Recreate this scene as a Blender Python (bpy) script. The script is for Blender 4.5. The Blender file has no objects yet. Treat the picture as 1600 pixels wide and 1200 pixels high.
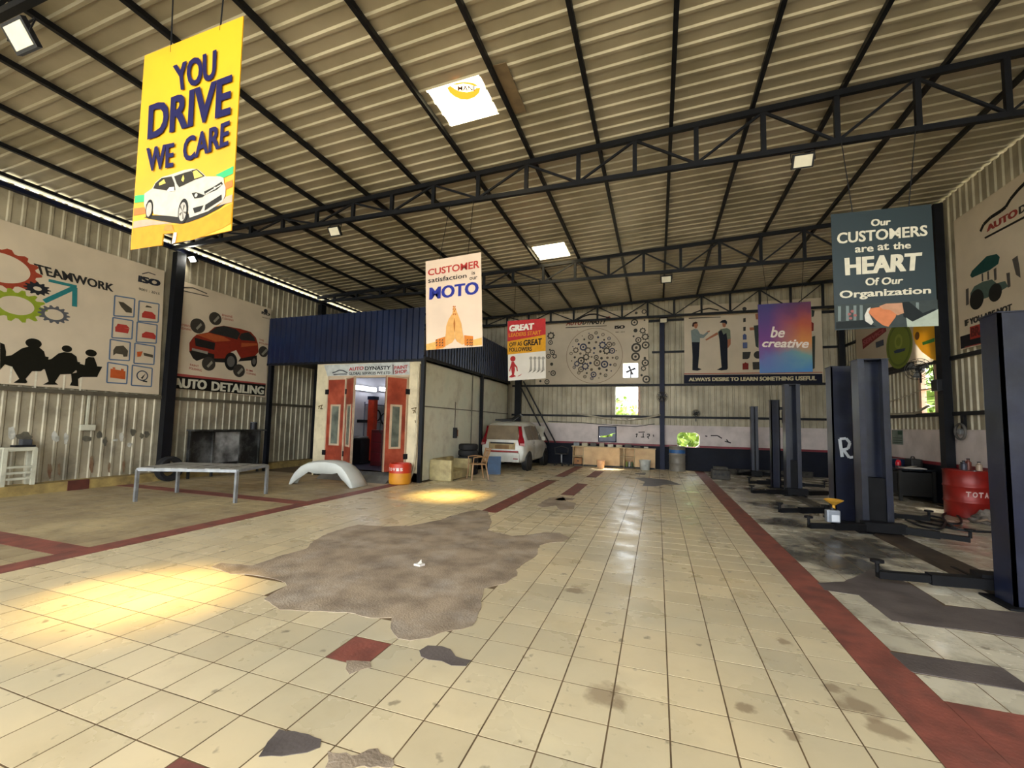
import bpy, bmesh, math, random
from mathutils import Vector, Matrix
from mathutils.geometry import tessellate_polygon
random.seed(7)
SC = bpy.context.scene
COL = SC.collection
# ------------------------------------------------------------------ camera
F_PX, CX, CY, CAM_H = 674.75, 797.18, 614.41, 1.5596
_p, _y, _r = math.radians(4.112), math.radians(18.878), math.radians(1.311)
_F = Vector((-math.sin(_y)*math.cos(_p), math.cos(_y)*math.cos(_p), math.sin(_p)))
_R = Vector((math.cos(_y), math.sin(_y), 0)); _U = _R.cross(_F)
_R, _U = math.cos(_r)*_R + math.sin(_r)*_U, -math.sin(_r)*_R + math.cos(_r)*_U
CAM = Vector((0, 0, CAM_H))
cd = bpy.data.cameras.new('camera'); co = bpy.data.objects.new('camera', cd); COL.objects.link(co)
cd.sensor_width = 36; cd.lens = F_PX*36/1600; cd.clip_start = .05; cd.clip_end = 500
cd.shift_x = (800-CX)/1600; cd.shift_y = (CY-600)/1600
co.matrix_world = Matrix(((_R.x,_U.x,-_F.x,0),(_R.y,_U.y,-_F.y,0),(_R.z,_U.z,-_F.z,CAM_H),(0,0,0,1)))
SC.camera = co
# ------------------------------------------------------------------ light
W = bpy.data.worlds.new('World'); SC.world = W; W.use_nodes = True
bg = W.node_tree.nodes['Background']; bg.inputs[0].default_value = (.90, .96, 1.0, 1); bg.inputs[1].default_value = 1.9
sd = bpy.data.lights.new('sun_offscreen', 'SUN'); so = bpy.data.objects.new('sun_offscreen', sd); COL.objects.link(so)
sd.energy = 9.5; sd.angle = math.radians(9.); sd.color = (1, .93, .80)
so.rotation_euler = Vector((-1.45, -3.1, -6.45)).to_track_quat('-Z', 'Y').to_euler(); so.location = (20, 40, 80)
vs = SC.view_settings
SC.display_settings.display_device = 'sRGB'
vs.view_transform = 'Standard'; vs.look = 'None'; vs.gamma = 1; vs.use_curve_mapping = False
vs.exposure = 1.88
# ------------------------------------------------------------------ pixel helpers
def ray(u, v):
    return (_R*((u-CX)/F_PX) - _U*((v-CY)/F_PX) + _F).normalized()
def at(u, v, ax, val):
    d = ray(u, v); return CAM + d*((val-CAM[ax])/d[ax])
def fl(u, v, z=0.): return at(u, v, 2, z)
class Plane:
    "a plane; n points to the side that is seen"
    def __init__(s, p, n): s.p = Vector(p); s.n = Vector(n).normalized()
    def hit(s, u, v, lift=0.):
        d = ray(u, v); t = (s.p + s.n*lift - CAM).dot(s.n)/d.dot(s.n); return CAM + d*t
def PY(y): return Plane((0, y, 0), (0, -1, 0))
def PXL(x): return Plane((x, 0, 0), (1, 0, 0))
def PXR(x): return Plane((x, 0, 0), (-1, 0, 0))
# ------------------------------------------------------------------ materials
def lin(h):
    h = h.lstrip('#'); c = [int(h[i:i+2], 16)/255 for i in (0, 2, 4)]
    return tuple(x/12.92 if x <= .04045 else ((x+.055)/1.055)**2.4 for x in c)
MATS = {}
def mat(name, col, rough=.6, metal=0., var=.12, scale=6., bump=0., bscale=40., col2=None, dirt=None, dirt_amt=.5, dirt_scale=2.5, spec=.5, coat=0., rand=0.):
    if name in MATS: return MATS[name]
    m = bpy.data.materials.new(name); m.use_nodes = True; nt = m.node_tree; N = nt.nodes; L = nt.links
    b = N['Principled BSDF']; b.inputs['Roughness'].default_value = rough; b.inputs['Metallic'].default_value = metal
    b.inputs['Specular IOR Level'].default_value = spec; b.inputs['Coat Weight'].default_value = coat
    c = lin(col); geo = N.new('ShaderNodeNewGeometry')
    no = N.new('ShaderNodeTexNoise'); no.inputs['Scale'].default_value = scale; no.inputs['Detail'].default_value = 5; L.new(geo.outputs['Position'], no.inputs['Vector'])
    cr = N.new('ShaderNodeValToRGB'); L.new(no.outputs['Fac'], cr.inputs[0])
    c2 = lin(col2) if col2 else tuple(x*(1-var*2.2) for x in c)
    cr.color_ramp.elements[0].position = .34; cr.color_ramp.elements[1].position = .62
    cr.color_ramp.elements[0].color = (*c2, 1); cr.color_ramp.elements[1].color = (*[min(1, x*(1+var*.4)) for x in c], 1)
    out = cr.outputs['Color']
    if rand:
        oi = N.new('ShaderNodeObjectInfo'); mr = N.new('ShaderNodeMapRange'); mr.inputs[3].default_value = 1-rand; mr.inputs[4].default_value = 1+rand*.5
        L.new(oi.outputs['Random'], mr.inputs[0]); mx = N.new('ShaderNodeMix'); mx.data_type = 'RGBA'; mx.blend_type = 'MULTIPLY'; mx.inputs[0].default_value = 1
        L.new(out, mx.inputs[6]); L.new(mr.outputs[0], mx.inputs[7]); out = mx.outputs[2]
    if dirt:
        n2 = N.new('ShaderNodeTexNoise'); n2.inputs['Scale'].default_value = dirt_scale; n2.inputs['Detail'].default_value = 8; n2.inputs['Roughness'].default_value = .65
        L.new(geo.outputs['Position'], n2.inputs['Vector'])
        r2 = N.new('ShaderNodeValToRGB'); r2.color_ramp.elements[0].position = .48; r2.color_ramp.elements[1].position = .72
        r2.color_ramp.elements[1].color = (dirt_amt, dirt_amt, dirt_amt, 1); L.new(n2.outputs['Fac'], r2.inputs[0])
        mx = N.new('ShaderNodeMix'); mx.data_type = 'RGBA'; L.new(r2.outputs['Color'], mx.inputs[0]); L.new(out, mx.inputs[6]); mx.inputs[7].default_value = (*lin(dirt), 1); out = mx.outputs[2]
    L.new(out, b.inputs['Base Color'])
    if bump:
        nb = N.new('ShaderNodeTexNoise'); nb.inputs['Scale'].default_value = bscale; nb.inputs['Detail'].default_value = 4; L.new(geo.outputs['Position'], nb.inputs['Vector'])
        bp = N.new('ShaderNodeBump'); bp.inputs['Strength'].default_value = bump; bp.inputs['Distance'].default_value = .01; L.new(nb.outputs['Fac'], bp.inputs['Height']); L.new(bp.outputs[0], b.inputs['Normal'])
    MATS[name] = m; return m
def emit(name, col, strength):
    if name in MATS: return MATS[name]
    m = bpy.data.materials.new(name); m.use_nodes = True; b = m.node_tree.nodes['Principled BSDF']
    b.inputs['Base Color'].default_value = (*[.25*x for x in lin(col)], 1); b.inputs['Emission Color'].default_value = (*lin(col), 1); b.inputs['Emission Strength'].default_value = strength
    MATS[name] = m; return m
def ink(col, rough=.55):
    return mat('ink_'+col.lstrip('#'), col, rough, var=.05, scale=14, spec=.15)
# ------------------------------------------------------------------ mesh builder
ORG = {}
class MB:
    def __init__(s): s.v = []; s.f = []; s.m = []; s.cur = 0
    def add(s, vs, fs):
        o = len(s.v); s.v += [Vector(a) for a in vs]; s.f += [tuple(i+o for i in f) for f in fs]; s.m += [s.cur]*len(fs); return s
    def box(s, a, b):
        x0, y0, z0 = a; x1, y1, z1 = b
        return s.add([(x0,y0,z0),(x1,y0,z0),(x1,y1,z0),(x0,y1,z0),(x0,y0,z1),(x1,y0,z1),(x1,y1,z1),(x0,y1,z1)],
                     [(0,3,2,1),(4,5,6,7),(0,1,5,4),(1,2,6,5),(2,3,7,6),(3,0,4,7)])
    def cbox(s, c, d): return s.box([c[i]-d[i]/2 for i in range(3)], [c[i]+d[i]/2 for i in range(3)])
    def bbox(s, a, b, r=.01):
        "box with chamfered vertical and horizontal edges"
        bm = bmesh.new(); bmesh.ops.create_cube(bm, size=1)
        for v in bm.verts: v.co = Vector([(a[i]+b[i])/2 + v.co[i]*(b[i]-a[i]) for i in range(3)])
        bmesh.ops.bevel(bm, geom=bm.edges[:], offset=r, segments=2, affect='EDGES', profile=.6)
        bm.verts.ensure_lookup_table(); bm.verts.index_update()
        s.add([v.co.copy() for v in bm.verts], [tuple(v.index for v in f.verts) for f in bm.faces]); bm.free(); return s
    def bar(s, p0, p1, w, h=None, up=(0,0,1)):
        p0, p1 = Vector(p0), Vector(p1); h = h or w; d = (p1-p0).normalized(); up = Vector(up)
        if abs(d.dot(up)) > .98: up = Vector((0, 1, 0))
        a = d.cross(up).normalized()*(w/2); b = a.cross(d).normalized()*(h/2)
        vs = [p+i*a+j*b for p in (p0, p1) for i, j in ((-1,-1),(1,-1),(1,1),(-1,1))]
        return s.add(vs, [(0,1,2,3),(7,6,5,4),(0,4,5,1),(1,5,6,2),(2,6,7,3),(3,7,4,0)])
    def tube(s, path, r, n=8, caps=True):
        path = [Vector(p) for p in path]; rs = r if isinstance(r, (list, tuple)) else [r]*len(path)
        o = len(s.v); prev = None
        for k, p in enumerate(path):
            d = (path[min(k+1, len(path)-1)] - path[max(k-1, 0)]).normalized()
            a = prev if prev is not None else (Vector((0,0,1)) if abs(d.z) < .9 else Vector((1,0,0)))
            a = (a - d*a.dot(d)).normalized(); prev = a; b = d.cross(a)
            s.v += [p + (a*math.cos(t)+b*math.sin(t))*rs[k] for t in [2*math.pi*i/n for i in range(n)]]
        fs = []
        for k in range(len(path)-1):
            for i in range(n):
                j = (i+1) % n; fs.append((o+k*n+i, o+k*n+j, o+(k+1)*n+j, o+(k+1)*n+i))
        if caps: fs.append(tuple(o+i for i in reversed(range(n)))); fs.append(tuple(o+(len(path)-1)*n+i for i in range(n)))
        s.f += fs; s.m += [s.cur]*len(fs); return s
    def lathe(s, c, prof, n=20, axis='z', caps=True):
        c = Vector(c); o = len(s.v)
        for r, h in prof:
            for i in range(n):
                t = 2*math.pi*i/n; q = (r*math.cos(t), r*math.sin(t), h)
                if axis == 'x': q = (h, q[0], q[1])
                if axis == 'y': q = (q[1], h, q[0])
                s.v.append(c+Vector(q))
        fs = []
        for k in range(len(prof)-1):
            for i in range(n):
                j = (i+1) % n; fs.append((o+k*n+i, o+k*n+j, o+(k+1)*n+j, o+(k+1)*n+i))
        if caps: fs.append(tuple(o+i for i in reversed(range(n)))); fs.append(tuple(o+(len(prof)-1)*n+i for i in range(n)))
        s.f += fs; s.m += [s.cur]*len(fs); return s
    def torus(s, c, R, r, axis='z', n=24, k=8):
        c = Vector(c); o = len(s.v)
        for i in range(n):
            t = 2*math.pi*i/n
            for j in range(k):
                q = 2*math.pi*j/k; rr = R+r*math.cos(q); p = (rr*math.cos(t), rr*math.sin(t), r*math.sin(q))
                if axis == 'x': p = (p[2], p[0], p[1])
                if axis == 'y': p = (p[1], p[2], p[0])
                s.v.append(c+Vector(p))
        fs = [(o+i*k+j, o+((i+1)%n)*k+j, o+((i+1)%n)*k+(j+1)%k, o+i*k+(j+1)%k) for i in range(n) for j in range(k)]
        s.f += fs; s.m += [s.cur]*len(fs); return s
    def poly(s, pts):
        pts = [Vector(p) for p in pts]; o = len(s.v); s.v += pts
        fs = [tuple(o+i for i in t) for t in tessellate_polygon([pts])]
        s.f += fs; s.m += [s.cur]*len(fs); return s
    def slab(s, pts, off):
        "extruded (possibly concave) polygon; off = extrusion vector"
        pts = [Vector(p) for p in pts]; off = Vector(off); n = len(pts); o = len(s.v)
        s.v += pts + [p+off for p in pts]; t = [tuple(x) for x in tessellate_polygon([pts])]
        fs = [tuple(o+i for i in x) for x in t] + [tuple(o+n+i for i in reversed(x)) for x in t]
        fs += [(o+i, o+(i+1)%n, o+n+(i+1)%n, o+n+i) for i in range(n)]
        s.f += fs; s.m += [s.cur]*len(fs); return s
    def build(s, name, mats, parent=None, smooth=False, org=None):
        if not isinstance(mats, (list, tuple)): mats = [mats]
        if parent is not None: o = ORG[parent.name]
        elif org is not None: o = Vector(org)
        else:
            lo = [min(v[i] for v in s.v) for i in range(3)]; hi = [max(v[i] for v in s.v) for i in range(3)]
            o = Vector(((lo[0]+hi[0])/2, (lo[1]+hi[1])/2, lo[2]))
        me = bpy.data.meshes.new(name); me.from_pydata([v-o for v in s.v], [], s.f)
        for m in mats: me.materials.append(m)
        me.polygons.foreach_set('material_index', s.m)
        if smooth: me.polygons.foreach_set('use_smooth', [True]*len(s.f))
        bm = bmesh.new(); bm.from_mesh(me); bmesh.ops.recalc_face_normals(bm, faces=bm.faces[:]); bm.to_mesh(me); bm.free()
        if smooth:
            try: me.set_sharp_from_angle(angle=math.radians(38))
            except Exception: pass
        me.update()
        ob = bpy.data.objects.new(name, me); COL.objects.link(ob)
        if parent is not None: ob.parent = parent
        else: ob.location = o
        ORG[ob.name] = o
        return ob
def thing(name, loc, label=None, cat=None, group=None):
    o = bpy.data.objects.new(name, None); COL.objects.link(o); o.location = loc; o.empty_display_size = .1
    ORG[o.name] = Vector(loc); return tag(o, label, cat, group)
def tag(o, label=None, cat=None, group=None, kind=None):
    if label: o['label'] = label
    if cat: o['category'] = cat
    if group: o['group'] = group
    if kind: o['kind'] = kind
    return o
def struct(o): o['kind'] = 'structure'; return o
def copy_tree(o, off, label=None, parent=None, group=None):
    c = o.copy(); COL.objects.link(c)
    if parent is not None: c.parent = parent
    else:
        c.location = o.location + Vector(off)
        if label: c['label'] = label
        if group: c['group'] = group
    for ch in [x for x in COL.objects if x.parent == o]: copy_tree(ch, off, parent=c)
    ORG[c.name] = ORG[o.name]+Vector(off); return c
# ------------------------------------------------------------------ lettering
_TX = {}
def glyphs(s, bold=.0, shear=0.):
    k = (s, bold, shear)
    if k not in _TX:
        c = bpy.data.curves.new('t', 'FONT'); c.body = s; c.offset = bold; c.shear = shear; c.resolution_u = 3
        ob = bpy.data.objects.new('t', c); COL.objects.link(ob); bpy.context.view_layer.update()
        dg = bpy.context.evaluated_depsgraph_get(); me = bpy.data.meshes.new_from_object(ob.evaluated_get(dg))
        v = [(a.co.x, a.co.y) for a in me.vertices]; f = [tuple(p.vertices) for p in me.polygons]
        bpy.data.objects.remove(ob); bpy.data.curves.remove(c); bpy.data.meshes.remove(me)
        x0 = min(a[0] for a in v); x1 = max(a[0] for a in v); y0 = min(a[1] for a in v); y1 = max(a[1] for a in v)
        _TX[k] = ([((a[0]-x0)/(x1-x0), (a[1]-y0)/(y1-y0)) for a in v], f)
    return _TX[k]
def text(mb, s, q, bold=.02, shear=0.):
    "q: four 3D corners TL TR BR BL that the ink box of the words fills"
    v, f = glyphs(s, min(bold, .012), shear); tl, tr, br, bl = q
    ex = max(0., bold-.012)*1.3/(.62*len(s)); ey = max(0., bold-.012)*.5          # heavier faces: overlaid copies
    nn = (tr-tl).cross(bl-tl).normalized(); nn = nn if nn.dot(CAM-tl) > 0 else -nn
    for k, (dx, dy) in enumerate([(0, 0)] if bold <= .02 else [(-ex, -ey), (ex, -ey), (-ex, ey), (ex, ey)]):
        mb.add([nn*(.0004*k) + (tl*(1-x)+tr*x)*y + (bl*(1-x)+br*x)*(1-y) for x, y in [(a*(1-2*ex)+ex+dx, b*(1-2*ey)+ey+dy) for a, b in v]], f)
    return mb
class Split:
    "hands out one mesh builder for each drawing call"
    def __init__(s): s.l = []
    def new(s): s.l.append(MB()); return s.l[-1]
    def add(s, *a): return s.new().add(*a)
class Print:
    "flat print on a plane, traced in photo pixels; every call makes shapes proud of the plane by lift"
    def __init__(s, pl, ox=0, oy=0, sc=1.): s.pl = pl; s.ox = ox; s.oy = oy; s.sc = sc
    def P(s, p, lift): return s.pl.hit(s.ox+p[0]/s.sc, s.oy+p[1]/s.sc, lift+.00004*getattr(s, 'k', 0))
    def _n(s, mb): s.k = getattr(s, 'k', 0)+1; return mb.new() if hasattr(mb, 'new') else mb
    def poly(s, mb, pts, lift=.003):
        mb = s._n(mb); return mb.poly([s.P(p, lift) for p in pts])
    def text(s, mb, t, q, lift=.004, bold=.02, shear=0.):
        mb = s._n(mb); return text(mb, t, [s.P(p, lift) for p in q], bold, shear)
    def line(s, mb, pts, w, lift=.003):
        mb = s._n(mb); P = [s.P(p, lift) for p in pts]
        for k, (a, b) in enumerate(zip(P, P[1:])):
            d = (b-a).normalized(); n = d.cross(s.pl.n)*(w/2); a = a+s.pl.n*(.0003*k); b = b+s.pl.n*(.0003*k); mb.add([a-n, b-n, b+n, a+n], [(0,1,2,3)])
        return mb
    def disc(s, mb, c, r, lift=.003, n=20, inner=0., teeth=0, tooth=.18, rot=0., sq=1.):
        "circle / ring / gear, r in metres on the plane around the pixel c"
        mb = s._n(mb)
        C = s.P(c, lift); n_ = s.pl.n; up = Vector((0,0,1)); up = (up-n_*up.dot(n_)).normalized(); rt = up.cross(n_)
        if teeth: n = teeth*4
        def rad(i):
            if not teeth: return r
            return r*(1+tooth) if i % 4 in (0, 1) else r
        a = [2*math.pi*i/n+rot for i in range(n)]
        o = [C+(rt*math.cos(t)*sq+up*math.sin(t))*rad(i) for i, t in enumerate(a)]
        if inner:
            q = [C+(rt*math.cos(t)*sq+up*math.sin(t))*inner for t in a]; mb.add(o+q, [(i, (i+1)%n, n+(i+1)%n, n+i) for i in range(n)])
        else: mb.add(o, [tuple(range(n))])
        return mb

m_tr = bpy.data.materials.new('backlit_vinyl'); m_tr.use_nodes = True; nt = m_tr.node_tree; N = nt.nodes; L = nt.links
b = N['Principled BSDF']; b.inputs['Base Color'].default_value = (*lin('#cbbba2'), 1); tl = N.new('ShaderNodeBsdfTranslucent'); tl.inputs[0].default_value = (*lin('#cbbba2'), 1)
mx = N.new('ShaderNodeMixShader'); mx.inputs[0].default_value = .3; L.new(b.outputs[0], mx.inputs[1]); L.new(tl.outputs[0], mx.inputs[2]); L.new(mx.outputs[0], N['Material Output'].inputs[0])
def inkt(col):
    nm = 'inkt_'+col
    if nm in MATS: return MATS[nm]
    m = m_tr.copy(); m.name = nm; m.node_tree.nodes['Principled BSDF'].inputs['Base Color'].default_value = (*lin(col), 1)
    [n for n in m.node_tree.nodes if n.type == 'BSDF_TRANSLUCENT'][0].inputs[0].default_value = (*lin(col), 1); MATS[nm] = m; return m
# ================================================================== SETTING
XL, XR, YB, YF = -11.7, 6.1, 17.6, -3.0
T = .305; X0 = -3.8106*T; Y0 = 8.956*T           # tile grid
def gx(i): return X0+i*T
def gy(j): return Y0+j*T
M_sheet = mat('wall_sheet', '#b0a68e', .5, .2, .10, 1.3, col2='#948b75', dirt='#5d594e', dirt_amt=.35, dirt_scale=1.1)
M_sheetL = mat('wall_sheet_stained', '#b0a68e', .5, .2, .12, 1.3, col2='#948b75', dirt='#4b463d', dirt_amt=.6, dirt_scale=1.7)
M_roof = mat('roof_sheet', '#b0a793', .42, .2, .08, .9, col2='#98907b', dirt='#7f7763', dirt_amt=.3, dirt_scale=.7)
M_steel = mat('black_steel', '#101218', .5, .15, .15, 5, spec=.3)
M_steelb = mat('navy_steel', '#0e1530', .5, .1, .15, 5, spec=.25)
M_white = mat('white_plaster', '#cfc2bd', .7, 0, .08, 2, dirt='#8d8078', dirt_amt=.35, dirt_scale=1.6, bump=.15)
M_navy = mat('navy_paint', '#0e1220', .6, 0, .15, 2, dirt='#1d1d20', dirt_amt=.5, spec=.2)
M_red = mat('red_stripe_paint', '#7a1422', .5, 0, .12, 4)
M_conc = mat('grout_concrete', '#6b5539', .8, 0, .2, 5, bump=.3, dirt='#4a3b29', dirt_amt=.6)
M_curb = mat('curb_paint', '#a58d52', .75, 0, .2, 4, col2='#7c683f', dirt='#4a3a26', dirt_amt=.6, bump=.3)
M_ground = mat('outdoor_soil', '#a39a86', .95, 0, .2, .8, col2='#8b8a70')

# ---- floor
def floor_mat(name, base, alt, grime, amt, spot=.55, rough=.3, oil=None, brown=None):
    m = mat(name, base, rough, 0, .1, .55, col2=alt, dirt=grime, dirt_amt=amt, dirt_scale=3.2, rand=.12)
    nt = m.node_tree; N = nt.nodes; L = nt.links; b = N['Principled BSDF']; geo = [n for n in N if n.type == 'NEW_GEOMETRY'][0]
    src = b.inputs['Base Color'].links[0].from_socket
    v = N.new('ShaderNodeTexNoise'); v.inputs['Scale'].default_value = 9; v.inputs['Detail'].default_value = 3; L.new(geo.outputs['Position'], v.inputs['Vector'])
    r = N.new('ShaderNodeValToRGB'); r.color_ramp.elements[0].position = .655; r.color_ramp.elements[1].position = .73
    r.color_ramp.elements[1].color = (spot, spot, spot, 1); L.new(v.outputs['Fac'], r.inputs[0])
    mx = N.new('ShaderNodeMix'); mx.data_type = 'RGBA'; L.new(r.outputs[0], mx.inputs[0]); L.new(src, mx.inputs[6]); mx.inputs[7].default_value = (*lin('#4a3d33'), 1)
    out = mx.outputs[2]
    for (cx, cy, rr, hx) in [(*o_, '#2b2724') for o_ in (oil or [])]+[(fl(a_, b_).x, fl(a_, b_).y, r_, '#6a4f38') for a_, b_, r_ in (brown or [])]:                       # dried oil spills
        d = N.new('ShaderNodeVectorMath'); d.operation = 'DISTANCE'; d.inputs[1].default_value = (cx, cy, 0)
        w = N.new('ShaderNodeTexNoise'); w.inputs['Scale'].default_value = max(2.2, 1./rr); w.inputs['Detail'].default_value = 6; L.new(geo.outputs['Position'], w.inputs['Vector'])
        ad = N.new('ShaderNodeMath'); ad.operation = 'MULTIPLY_ADD'; L.new(w.outputs['Fac'], ad.inputs[0]); ad.inputs[1].default_value = rr*2.2
        L.new(geo.outputs['Position'], d.inputs[0]); L.new(d.outputs['Value'], ad.inputs[2])
        mr = N.new('ShaderNodeMapRange'); mr.inputs[1].default_value = rr*1.75; mr.inputs[2].default_value = rr*2.3; mr.inputs[3].default_value = .85 if rr > .2 else .55; mr.inputs[4].default_value = 0
        L.new(ad.outputs[0], mr.inputs[0])
        m2 = N.new('ShaderNodeMix'); m2.data_type = 'RGBA'; L.new(mr.outputs[0], m2.inputs[0]); L.new(out, m2.inputs[6]); m2.inputs[7].default_value = (*lin(hx), 1); out = m2.outputs[2]
    L.new(out, b.inputs['Base Color'])
    # smeared polish: roughness differs from place to place
    rn = N.new('ShaderNodeTexNoise'); rn.inputs['Scale'].default_value = 2.1; rn.inputs['Detail'].default_value = 6; L.new(geo.outputs['Position'], rn.inputs['Vector'])
    rm = N.new('ShaderNodeMapRange'); rm.inputs[1].default_value = .35; rm.inputs[2].default_value = .7; rm.inputs[3].default_value = rough; rm.inputs[4].default_value = rough+.3
    L.new(rn.outputs['Fac'], rm.inputs[0]); L.new(rm.outputs[0], b.inputs['Roughness'])
    return m
M_tile = floor_mat('cream_tile', '#d3bf98', '#beb295', '#a4916c', .2, rough=.22, brown=[(1340,1104,.10),(1385,1142,.09),(1165,1106,.05),(1300,1075,.05),(1225,1003,.05),(950,1088,.11),(900,922,.09),(1240,1150,.04)])
M_tileL = floor_mat('grimy_tile', '#b5a27a', '#8f7d60', '#625442', .6, rough=.42)
M_tileR = floor_mat('oily_tile', '#cfc6b0', '#b3a992', '#5a5044', .6, rough=.1, oil=[(2.45, 7.2, .75), (2.2, 10.4, .5), (2.1, 6.35, .55), (2.4, 12.9, .5), (2.0, 8.6, .4), (4.6, 9.8, .4)])
M_redband = mat('red_oxide_band', '#86493c', .62, 0, .2, 5, col2='#6d3c32', dirt='#4d3c36', dirt_amt=.5, dirt_scale=2.2, bump=.25)
M_cement = mat('cement_patch', '#a18e77', .8, 0, .15, 3, col2='#7d6d5b', dirt='#bdb0a0', dirt_amt=.55, dirt_scale=2.2, bump=.6, bscale=60)
M_dark = mat('dark_cement', '#5d5450', .6, 0, .2, 3, col2='#4a423f', dirt='#6b625d', dirt_amt=.45, bump=.3)
mb = MB().box((XL-.3, YF-.5, -.25), (XR+.25, YB+.25, -.0016))
floor = struct(mb.build('floor', M_conc))
# cement patches (photo pixels on the floor)
def patch_poly(px): return [fl(*p) for p in px]
BIG = [(330,886),(345,880),(395,884),(440,868),(478,858),(490,845),(515,833),(540,825),(560,820),(600,823),(640,822),(690,812),(720,802),(745,797),(762,799),(768,816),(762,829),(800,838),(826,836),(850,832),(875,833),(890,840),(880,847),(860,848),(843,852),(838,868),(826,876),(806,890),(808,900),(790,912),(756,920),(752,950),(738,978),(720,984),(705,985),(685,990),(670,997),(640,1001),(622,998),(610,982),(612,965),(580,966),(540,957),(500,955),(437,953),(425,945),(412,937),(430,925),(448,915),(440,908),(415,902),(390,898),(360,897)]
def rough_edge(pts, amp=.012, step=.07):
    out = []
    for a, b in zip(pts, pts[1:]+pts[:1]):
        n = max(1, int((b-a).length/step)); d = (b-a); nn = Vector((-d.y, d.x, 0)).normalized() if d.length else Vector()
        for k in range(n): out.append(a+d*(k/n) + (nn*random.uniform(-amp, amp) if k else Vector()))
    return out
PATCH = [(rough_edge(patch_poly(BIG)), M_cement, .004),
 (rough_edge(patch_poly([(655,1017),(668,1009),(690,1010),(704,1015),(712,1026),(736,1032),(728,1041),(705,1040),(690,1033),(670,1031),(658,1026)]), .006, .05), M_dark, .003),
 (rough_edge(patch_poly([(541,1033),(578,1034),(580,1043),(556,1050),(546,1054),(540,1046)]), .008, .04), M_cement, .003),
 (rough_edge(patch_poly([(404,1183),(418,1160),(436,1140),(470,1146),(502,1156),(500,1168),(480,1176),(440,1182)]), .006, .04), M_dark, .003),
 (rough_edge(patch_poly([(508,1200),(512,1174),(530,1178),(560,1180),(575,1172),(590,1170),(606,1182),(616,1196),(612,1200)]), .012, .03), M_cement, .003),
 (rough_edge(patch_poly([(838,790),(858,778),(880,776),(884,783),(900,786),(897,796),(875,797),(868,790),(850,793)]), .01, .1), M_cement, .003),
 (rough_edge(patch_poly([(866,780),(880,777),(899,779),(894,782),(872,782)]), .01, .1), M_cement, .003),
 (rough_edge(patch_poly([(991,747),(1006,746),(1043,750),(1066,758),(1040,757),(1024,760),(1004,759),(1008,753)]), .01, .12), M_dark, .003),
 (rough_edge(patch_poly([(993,739),(1009,739),(1008,742),(993,741)]), .01, .2), M_dark, .003),
 (rough_edge(patch_poly([(1277,911),(1319,909),(1360,890),(1384,893),(1444,925),(1475,947),(1600,958),(1640,968),(1640,1003),(1600,997),(1510,985),(1450,978),(1394,970),(1342,930),(1288,922)]), .01, .1), M_dark, .003),
 ([Vector((gx(9)-.01, gy(3)+.01, 0)), Vector((gx(11), gy(3), 0)), Vector((gx(11), gy(4), 0)), Vector((gx(9)-.02, gy(4)-.03, 0))], M_dark, .003)]
for pts, m, h in PATCH:
    MB().slab([Vector((p.x, p.y, -.012)) for p in pts], (0, 0, .012+h)).build('cement_patch', m, floor)
# red bands
for (a, b) in (((gx(8), .2), (gx(9), YB-.3)), ((gx(-17), .2), (gx(-16), 9.4)), ((gx(-6)+.01, 7.25), (gx(-5)-.01, 12.0)), ((gx(-6)+.01, 13.2), (gx(-5)-.01, 16.6)),
               ((gx(-3), 9.8), (gx(-2), 11.8)), ((gx(-3), 13.6), (gx(-2), 15.4)), ((-11.6, gy(1)), (gx(-17), gy(2))), ((-11.6, gy(12)), (gx(-17), gy(13))), ((gx(9), .2), (5.9, gy(2)))):
    MB().box((a[0]+.002, a[1], -.011), (b[0]-.002, b[1], .0015)).build('red_band', M_redband, floor)
def inside(p, poly):
    c = False; n = len(poly)
    for i in range(n):
        a, b = poly[i], poly[i-1]
        if (a.y > p[1]) != (b.y > p[1]) and p[0] < (b.x-a.x)*(p[1]-a.y)/(b.y-a.y)+a.x: c = not c
    return c
def project(p):
    d = Vector(p)-CAM; z = d.dot(_F)
    return (CX+F_PX*d.dot(_R)/z, CY-F_PX*d.dot(_U)/z) if z > .05 else None
cells = []
RED = {(-3,-1), (-3,-5)}
for j in range(-8, 49):
    for i in range(-35, 24):
        x0, y0 = gx(i), gy(j); cx_, cy_ = x0+T/2, y0+T/2
        if i in (8, -17) or x0 < XL+.1 or x0+T > XR or y0+T > YB: continue
        if i == -6 and (7.2 < cy_ < 12.05 or 13.1 < cy_ < 16.7): continue
        if i == -3 and (9.75 < cy_ < 11.85 or 13.5 < cy_ < 15.5): continue
        if i < -17 and j in (1, 12): continue
        if i > 8 and j < 2: continue
        if x0 < -5.9 and cy_ > 10.0: continue
        if any(all(inside((x0+dx*T, y0+dy*T), pp) for dx in (.15, .5, .85) for dy in (.15, .5, .85)) for pp, _, _ in PATCH): continue
        q = [project((x0+a*T, y0+b*T, 0)) for a, b in ((0,0),(1,0),(1,1),(0,1))]
        area = 0
        if all(q) and any(-5 < p[0] < 1605 and p[1] < 1205 for p in q):
            area = abs(sum(q[k][0]*q[(k+1)%4][1]-q[(k+1)%4][0]*q[k][1] for k in range(4)))/2
        cells.append((area, i, j))
cells.sort(reverse=True)
def tmat(i, j): return M_redband if (i, j) in RED else (M_tileL if i < -17 else (M_tileR if i > 8 else M_tile))
proto = {}
g = .0045
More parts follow.
